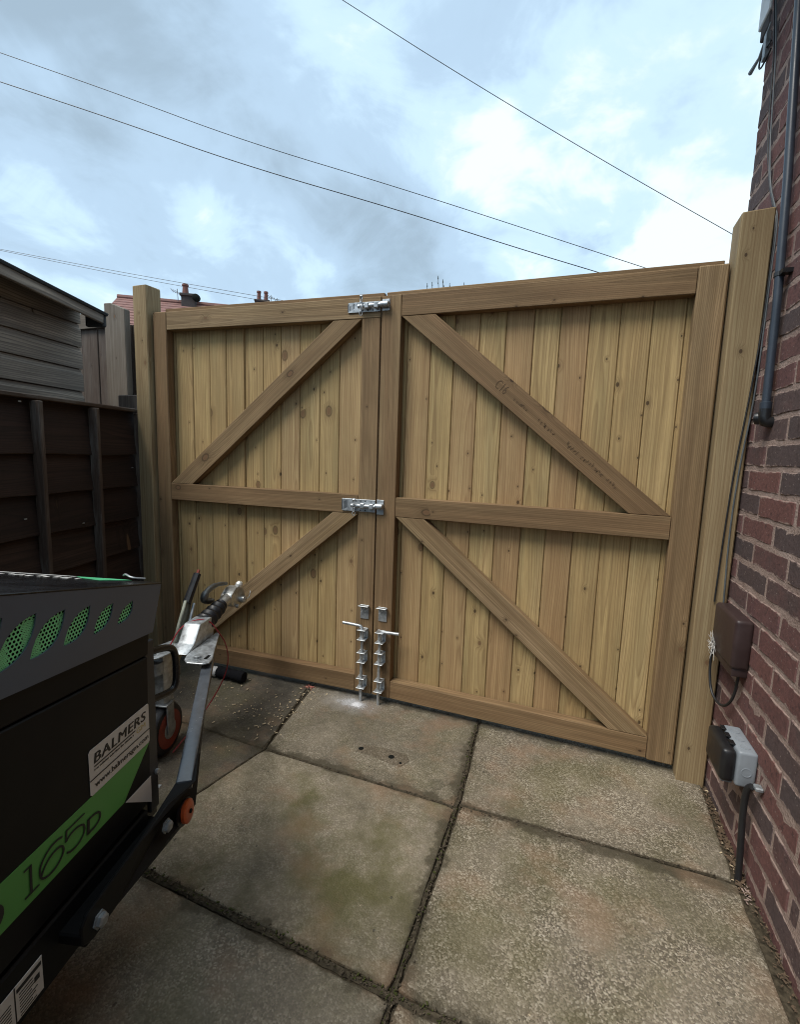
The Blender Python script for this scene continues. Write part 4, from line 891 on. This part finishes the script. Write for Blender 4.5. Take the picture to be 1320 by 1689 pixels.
# hand brake lever
LV = HC+0.060
lv = MB().prism([(0.675,0.395),(0.690,0.310),(0.735,0.345),(0.775,0.455),(0.803,0.535),(0.768,0.552),(0.715,0.470)], LV, LV+0.014, 'y').build('brake_lever', plain('olive_zinc', (0.26,0.27,0.22), 0.45, 0.7, var=0.2), mc, None, 0.003, True)
MB().tube([(0.778,LV+0.007,0.535),(0.862,LV+0.007,0.634)], [0.0165,0.0155], 8).build('lever_grip', RUBBER, lv, smooth=True)
MB().tube([(0.862,LV+0.007,0.634),(0.874,LV+0.007,0.648)], 0.006, 8).build('release_button', REDHUB, lv, smooth=True)
MB().tube([(0.700,LV-0.012,0.36),(0.800,LV-0.012,0.530)], 0.006, 8).build('brake_rod', GALV, lv, smooth=True)
# jockey wheel
jk = MB().box((0.590,0.350,0.19),(0.655,0.410,0.402)).build('jockey_stem', GALV, mc, None, 0.012, True, 2)
MB().tube([(0.588,0.38,0.33),(0.588,0.38,0.375)], 0.030, 14).build('stem_clamp', GALV_DULL, jk, smooth=True)
MB().box((0.590,0.338,0.085),(0.632,0.3445,0.205)).box((0.590,0.4055,0.085),(0.632,0.412,0.205)).box((0.585,0.338,0.197),(0.64,0.412,0.204)).build('fork', GALV_DULL, jk, None, 0.002)
jw = MB().lathe([(-0.026,0.070),(-0.024,0.088),(-0.012,0.097),(0.012,0.097),(0.024,0.088),(0.026,0.070)], (0.615,0.375,0.097), (0,1,0), 28).build('jockey_tyre', RUBBER, mc, smooth=True)
MB().lathe([(-0.028,0.012),(-0.0285,0.05),(-0.0275,0.071),(0.0275,0.071),(0.0285,0.05),(0.028,0.012)], (0.615,0.375,0.097), (0,1,0), 28).build('hub', REDHUB, jw, smooth=True)
MB().lathe([(-0.031,0.030),(-0.0305,0.034),(-0.029,0.036)], (0.615,0.375,0.097), (0,1,0), 20).build('hub_ring', GALV_DULL, jw, smooth=True)
# road wheels behind the view
for v in (-0.10, WD+0.10):
    ty = MB().lathe([(-0.07,0.17),(-0.072,0.25),(-0.05,0.28),(0.05,0.28),(0.072,0.25),(0.07,0.17)], (-1.05,v,0.278), (0,1,0), 32).build('tyre', RUBBER, mc, smooth=True)
    MB().lathe([(-0.06,0.05),(-0.05,0.17),(0.05,0.17),(0.06,0.05)], (-1.05,v,0.278), (0,1,0), 24).build('rim', GALV_DULL, ty, smooth=True)
# breakaway cable
MB().tube([(0.66,0.37,0.40),(0.70,0.345,0.47),(0.735,0.30,0.489),(0.765,0.262,0.478),(0.79,0.235,0.415),(0.825,0.225,0.36),(0.86,0.23,0.26),(0.85,0.26,0.16),(0.75,0.31,0.05),(0.60,0.33,0.012)], 0.0024, 6, smooth=3).build('breakaway_cable', REDWIRE, mc, smooth=True)

# black padded roll on the ground by the gate
pd = empty('padded_roll', (-0.73,-0.115,0.0), R(3), label='small black padded roll with pale end lying against gate bottom', cat='roll')
b = MB(); prof = []
for i in range(15):
    t = i/14; prof.append((t*0.155, 0.026+0.0025*math.sin(t*9)+0.002*math.sin(t*23)))
MB().lathe([(-0.003,0.012)]+prof+[(0.158,0.012)], (-0.07,0,0.0285), (1,0,-0.01), 16).build('padding', FABRIC, pd, smooth=True)
MB().lathe([(-0.045,0.016),(-0.035,0.024),(-0.012,0.025),(0.0,0.020)], (-0.073,0,0.027), (1,0,0), 12).build('pale_end', WHITEV, pd, smooth=True)

# ------------------------------------------------------------------ beyond the gate
def ridge_house(name, P1, P2, depth, eave, label, over=0.4, mats=(RENDER, TILE)):
    P1, P2 = Vector(P1), Vector(P2); d = (P2-P1); d.z = 0; ln = d.length; d.normalize(); nn = Vector((d.y,-d.x,0))   # towards the camera
    e = empty(name, (P1.x,P1.y,0), math.atan2(d.y,d.x), label=label, cat='house', group='houses beyond the gate')
    rz = P1.z
    MB().box((0.5,-depth+0.3,-0.05),(ln-0.3,depth-0.3,eave)).build('wall', mats[0], e)
    rows = 14; rf = MB()
    for s in (-1,1):
        for k in range(rows):
            t0, t1 = k/rows, (k+1)/rows
            y0, y1 = -s*depth*t0, -s*depth*t1*1.01; z0, z1 = rz-(rz-eave)*t0, rz-(rz-eave)*t1
            hip0, hip1 = -t0*depth*0.10, -t1*depth*0.10
            rf.add([(-hip0,y0,z0),(ln,y0,z0),(ln,y1,z1),(-hip1,y1,z1),(-hip0,y0,z0+0.04),(ln,y0,z0+0.04),(ln,y1,z1+0.055),(-hip1,y1,z1+0.055)], [(0,1,2,3),(7,6,5,4),(0,4,5,1),(1,5,6,2),(2,6,7,3),(3,7,4,0)])
    hipv = [(0,0,rz),(depth*0.10,-depth,eave),(depth*0.10,depth,eave)]
    rf.add([*hipv, *[(x-0.02,y,z+0.03) for x, y, z in hipv]], [(0,1,2),(5,4,3),(0,3,4,1),(1,4,5,2),(2,5,3,0)])
    r_ = rf.build('roof', mats[1], e)
    MB().tube([(0,0,rz+0.04),(ln,0,rz+0.04)], 0.11, 8).build('ridge_tiles', mats[1], r_, smooth=True)
    for wx in (1.5, ln-2.2):
        for wz in (0.9,3.2):
            w_ = MB().box((wx,-depth+0.22,wz),(wx+1.4,-depth+0.34,wz+1.1)).build('window', WHITEPVC, e, None, 0.01)
            MB().box((wx+0.08,-depth+0.20,wz+0.08),(wx+0.66,-depth+0.215,wz+1.02)).box((wx+0.74,-depth+0.20,wz+0.08),(wx+1.32,-depth+0.215,wz+1.02)).build('pane', BLACKPL, w_)
    return e
def ray(px, py, D): 
    x = (px-660)/773.2; y = -(py-844.5)/773.2
    return CAM + (_f + _r*x + _u*y)*D
P1 = ray(194,490,17.6); P2 = ray(470,519,18.9); P1.z = P2.z = 6.52
h1 = ridge_house('terraced_house', P1, P2, 4.2, 4.3, 'distant red tiled house roof just right of the shed with chimney')
def chimney(parent, base, top, w, pots, poth, rz):
    inv = parent.matrix_basis if False else Matrix.LocRotScale(parent.location, parent.rotation_euler, None).inverted()
    p = inv @ Vector((base.x,base.y,0)); zb, zt = base.z, top
    c = MB().box((p.x-w/2,p.y-w*0.4,zb-0.7),(p.x+w/2,p.y+w*0.4,zt-0.08)).box((p.x-w/2-0.05,p.y-w*0.4-0.05,zt-0.09),(p.x+w/2+0.05,p.y+w*0.4+0.05,zt)).build('chimney', STACKM, parent, None, 0.01)
    for dx in pots:
        MB().lathe([(0,0.12),(poth*0.8,0.095),(poth*0.82,0.12),(poth,0.115)], (p.x+dx,p.y,zt), (0,0,1), 14).build('chimney_pot', POTM, c, smooth=True)
    return c, p
c1, p1 = chimney(h1, ray(312,495,17.9)+Vector((0,0,-0.3)), ray(312,487,17.9).z, 0.50, (-0.13,), 0.37, 0)
MB().lathe([(0,0.16),(0.03,0.13),(0.05,0.02)], (p1.x+0.30,p1.y-0.26,ray(312,489,17.9).z-0.1), (0.5,-1,0.2), 14).build('satellite_dish', DARKIN, c1, smooth=True)
b = MB().tube([(p1.x-0.40,p1.y,ray(312,498,17.9).z),(p1.x-0.42,p1.y,ray(312,479,17.9).z)], 0.014, 6)
for k in range(4): b.tube([(p1.x-0.62+k*0.07,p1.y-0.15,ray(312,481+k,17.9).z),(p1.x-0.58+k*0.07,p1.y+0.15,ray(312,483+k,17.9).z)], 0.010, 5)
b.build('aerial', GALV_DULL, c1)
P1 = ray(395,512,26.0); P2 = ray(700,540,28.0); P1.z = P2.z = 8.3
h2 = ridge_house('terraced_house', P1, P2, 4.2, 5.6, 'far house hidden behind the gate showing only two chimney pots')
c2, p2 = chimney(h2, ray(433,500,26.4), ray(433,497,26.4).z, 0.75, (-0.19,0.19), 0.52, 0)
b = MB()
for dx, z0, z1 in ((0.48,497,486),(0.80,498,490)):
    b.tube([(p2.x+dx,p2.y,ray(433,z0+8,26.4).z),(p2.x+dx,p2.y,ray(433,z1,26.4).z)], 0.018, 6)
    for k in range(4): b.tube([(p2.x+dx-0.17+k*0.1,p2.y-0.2,ray(433,z1+2+k*0.8,26.4).z),(p2.x+dx-0.12+k*0.1,p2.y+0.2,ray(433,z1+3+k*0.8,26.4).z)], 0.014, 5)
b.build('aerial', GALV_DULL, c2)

sh = empty('shrub', (-0.40,2.75,0), label='dark shrub with bare shoot tips just showing above the gate', cat='shrub')
b = MB(); lf = MB(); pr = random.Random(4)
tips = [(705,467,0),(713,465,0),(723,455,1),(731,461,1),(742,467,0),(766,466,0)]
for px, py, big in tips:
    tp = ray(px,py,4.5)-Vector((-0.40,2.75,0)); base = Vector((tp.x*0.4,tp.y*0.4,0)); mid = base.lerp(tp,0.6)+Vector((pr.uniform(-0.05,0.05),pr.uniform(-0.05,0.05),0))
    b.tube([base,mid,tp], [0.014,0.007,0.003], 6, smooth=2)
    for k in range(16):
        t = 0.75+0.25*k/16; q = mid.lerp(tp,(t-0.6)/0.4); a = pr.uniform(0,6.28); l = 0.03+0.02*big
        dirv = Vector((math.cos(a)*0.35,math.sin(a)*0.35,1)).normalized()*l; sd = Vector((-math.sin(a),math.cos(a),0))*0.006
        lf.add([q,q+dirv*0.5+sd,q+dirv,q+dirv*0.5-sd], [(0,1,2,3)])
for i in range(500):
    a = pr.uniform(0,6.28); rr = 0.5*math.sqrt(pr.random()); z = pr.uniform(0.3,1.7); q = Vector((math.cos(a)*rr*(1.2-z*0.4),math.sin(a)*rr*(1.2-z*0.4),z))
    d = Vector((pr.uniform(-1,1),pr.uniform(-1,1),pr.uniform(0,1))).normalized()*0.07; sd = d.cross(Vector((0,0,1))).normalized()*0.014
    lf.add([q,q+d*0.5+sd,q+d,q+d*0.5-sd], [(0,1,2,3)])
b.build('stems', LEAF, sh, smooth=True); lo = lf.build('foliage', LEAF, sh); lo['kind'] = 'stuff'

WIRES = [([(-0,87),(200,157),(400,232),(660,310),(900,388),(1050,437)], 0.012, 'upper of the two long overhead wires crossing the middle sky'),
         ([(0,135),(200,201),(400,272),(660,347),(850,408),(980,447)], 0.015, 'lower of the two long overhead wires crossing the middle sky'),
         ([(565,0),(750,118),(1000,268),(1203,383)], 0.012, 'overhead wire falling from top centre to the right gate post'),
         ([(0,411),(205,450),(400,484)], 0.008, 'upper thin overhead wire low above the shed roof'),
         ([(0,413),(205,455),(400,490)], 0.008, 'lower thin overhead wire low above the shed roof')]
for pts, r, lab in WIRES:
    w = [ray(x,y,18) for x, y in pts]
    w = [w[0]*1.9-w[1]*0.9] + w + [w[-1]*1.9-w[-2]*0.9]
    o = MB().tube(w, r, 6, smooth=3).build('overhead_wire', CABLE, smooth=True); tag(o, lab, 'wire', 'overhead wires')

# ------------------------------------------------------------------ small debris
def chips(name, mat, n, fn_, s0, s1, seed, flat=0.35):
    pr = random.Random(seed); b = MB()
    for i in range(n):
        x, y = fn_(pr); s = pr.uniform(s0,s1)*(0.6 if pr.random() < 0.6 else 1)
        M = T((x,y,0.0015+s*flat*0.4)) @ Matrix.Rotation(pr.uniform(0,6.28),4,'Z') @ Matrix.Rotation(pr.uniform(-0.4,0.4),4,'X')
        b.box((-s,-s*pr.uniform(0.25,0.6),-s*flat*0.4),(s,s*pr.uniform(0.2,0.5),s*flat*0.4), M)
    o = b.build(name, mat, pav); o['kind'] = 'stuff'; return o
chips('wood_chips', CHIP, 210, lambda p: (p.triangular(-1.15,-0.2,-0.45), p.triangular(-0.62,-0.05,-0.30)), 0.0012, 0.0062, 1)
chips('wood_chips', CHIP, 70, lambda p: (p.gauss(-0.30,0.05), p.uniform(-0.4,-0.02)), 0.003, 0.008, 2)
chips('wood_chips', CHIP, 60, lambda p: (p.uniform(-0.2,1.3), p.uniform(-1.1,-0.1)), 0.001, 0.003, 8)
chips('dry_litter', LITTER, 420, lambda p: (p.gauss(1.351,0.008), p.uniform(-0.50,-0.05)), 0.002, 0.007, 3)
chips('dry_litter', CHIP, 45, lambda p: (p.gauss(1.346,0.010), p.uniform(-0.50,-0.06)), 0.0015, 0.005, 4)
chips('dry_litter', LITTER, 260, lambda p: (p.gauss(1.368,0.008), p.uniform(-1.1,-0.50)), 0.002, 0.006, 5)
chips('mortar_crumbs', MORTAR, 26, lambda p: (p.gauss(1.352,0.006), p.gauss(-0.50,0.016)), 0.002, 0.006, 6)
chips('red_crumbs', plain('red_brick_crumbs', (0.45,0.16,0.12), 0.9, var=0.3, scale=80), 40, lambda p: (p.gauss(-0.325,0.012), p.gauss(-0.02,0.012)), 0.002, 0.006, 7)
GRIT = plain('dark_grit', (0.085, 0.068, 0.048), 0.95, spec=0.1, var=0.7, scale=120)
MOSS = plain('green_moss', (0.055, 0.062, 0.02), 0.95, spec=0.1, var=0.4, scale=120)
def along(p, pts, sd):
    k = p.randrange(len(pts)-1); t = p.random(); a, c = pts[k], pts[k+1]
    return (a[0]+(c[0]-a[0])*t+p.gauss(0,sd), a[1]+(c[1]-a[1])*t+p.gauss(0,sd))
J1 = [(0.502,0.0),(0.542,-0.49),(0.547,-1.08),(0.565,-1.4)]; J3 = [(-0.30,-1.071),(0.1,-1.076),(0.545,-1.09),(0.95,-1.088)]; J2 = [(-0.22,-0.502),(0.53,-0.502),(1.3,-0.464)]
for nm, mt_, n_, pts_, sd_, seed_ in (('joint_grit',GRIT,420,J1,0.007,31),('joint_grit',GRIT,420,J3,0.006,32),('joint_grit',GRIT,260,J2,0.004,33),('joint_moss_clumps',MOSS,200,J3,0.006,34),('joint_moss_clumps',MOSS,170,J1,0.006,35)):
    chips(nm, mt_, n_, lambda p: along(p, pts_, sd_), 0.0012, 0.0042, seed_, 0.9)
b = MB(); n = 36; vs = [(-0.035,-0.063,0.009)]; pr = random.Random(6)
for rr, z in ((0.006,0.004),(0.012,0.0028),(0.018,0.001),(0.024,-0.0012)):
    for k in range(n):
        a = 2*math.pi*k/n; q = rr*(1+0.35*noise.noise(Vector((math.cos(a)*1.5,math.sin(a)*1.5,rr*20)))+pr.uniform(-0.08,0.08)); vs.append((-0.040+q*1.25*math.cos(a),-0.066+q*0.9*math.sin(a),z+pr.uniform(-0.001,0.001)))
fs = [(0,1+k,1+(k+1) % n) for k in range(n)]
for j in range(3): fs += [(1+j*n+k,1+(j+1)*n+k,1+(j+1)*n+(k+1) % n,1+j*n+(k+1) % n) for k in range(n)]
o = b.add(vs, fs).build('drill_dust', DUST, pav, smooth=True); o['kind'] = 'stuff'
chips('drill_dust', DUST, 500, lambda p: (p.gauss(-0.06,0.04), p.gauss(-0.068,0.018)), 0.0006, 0.0020, 9)
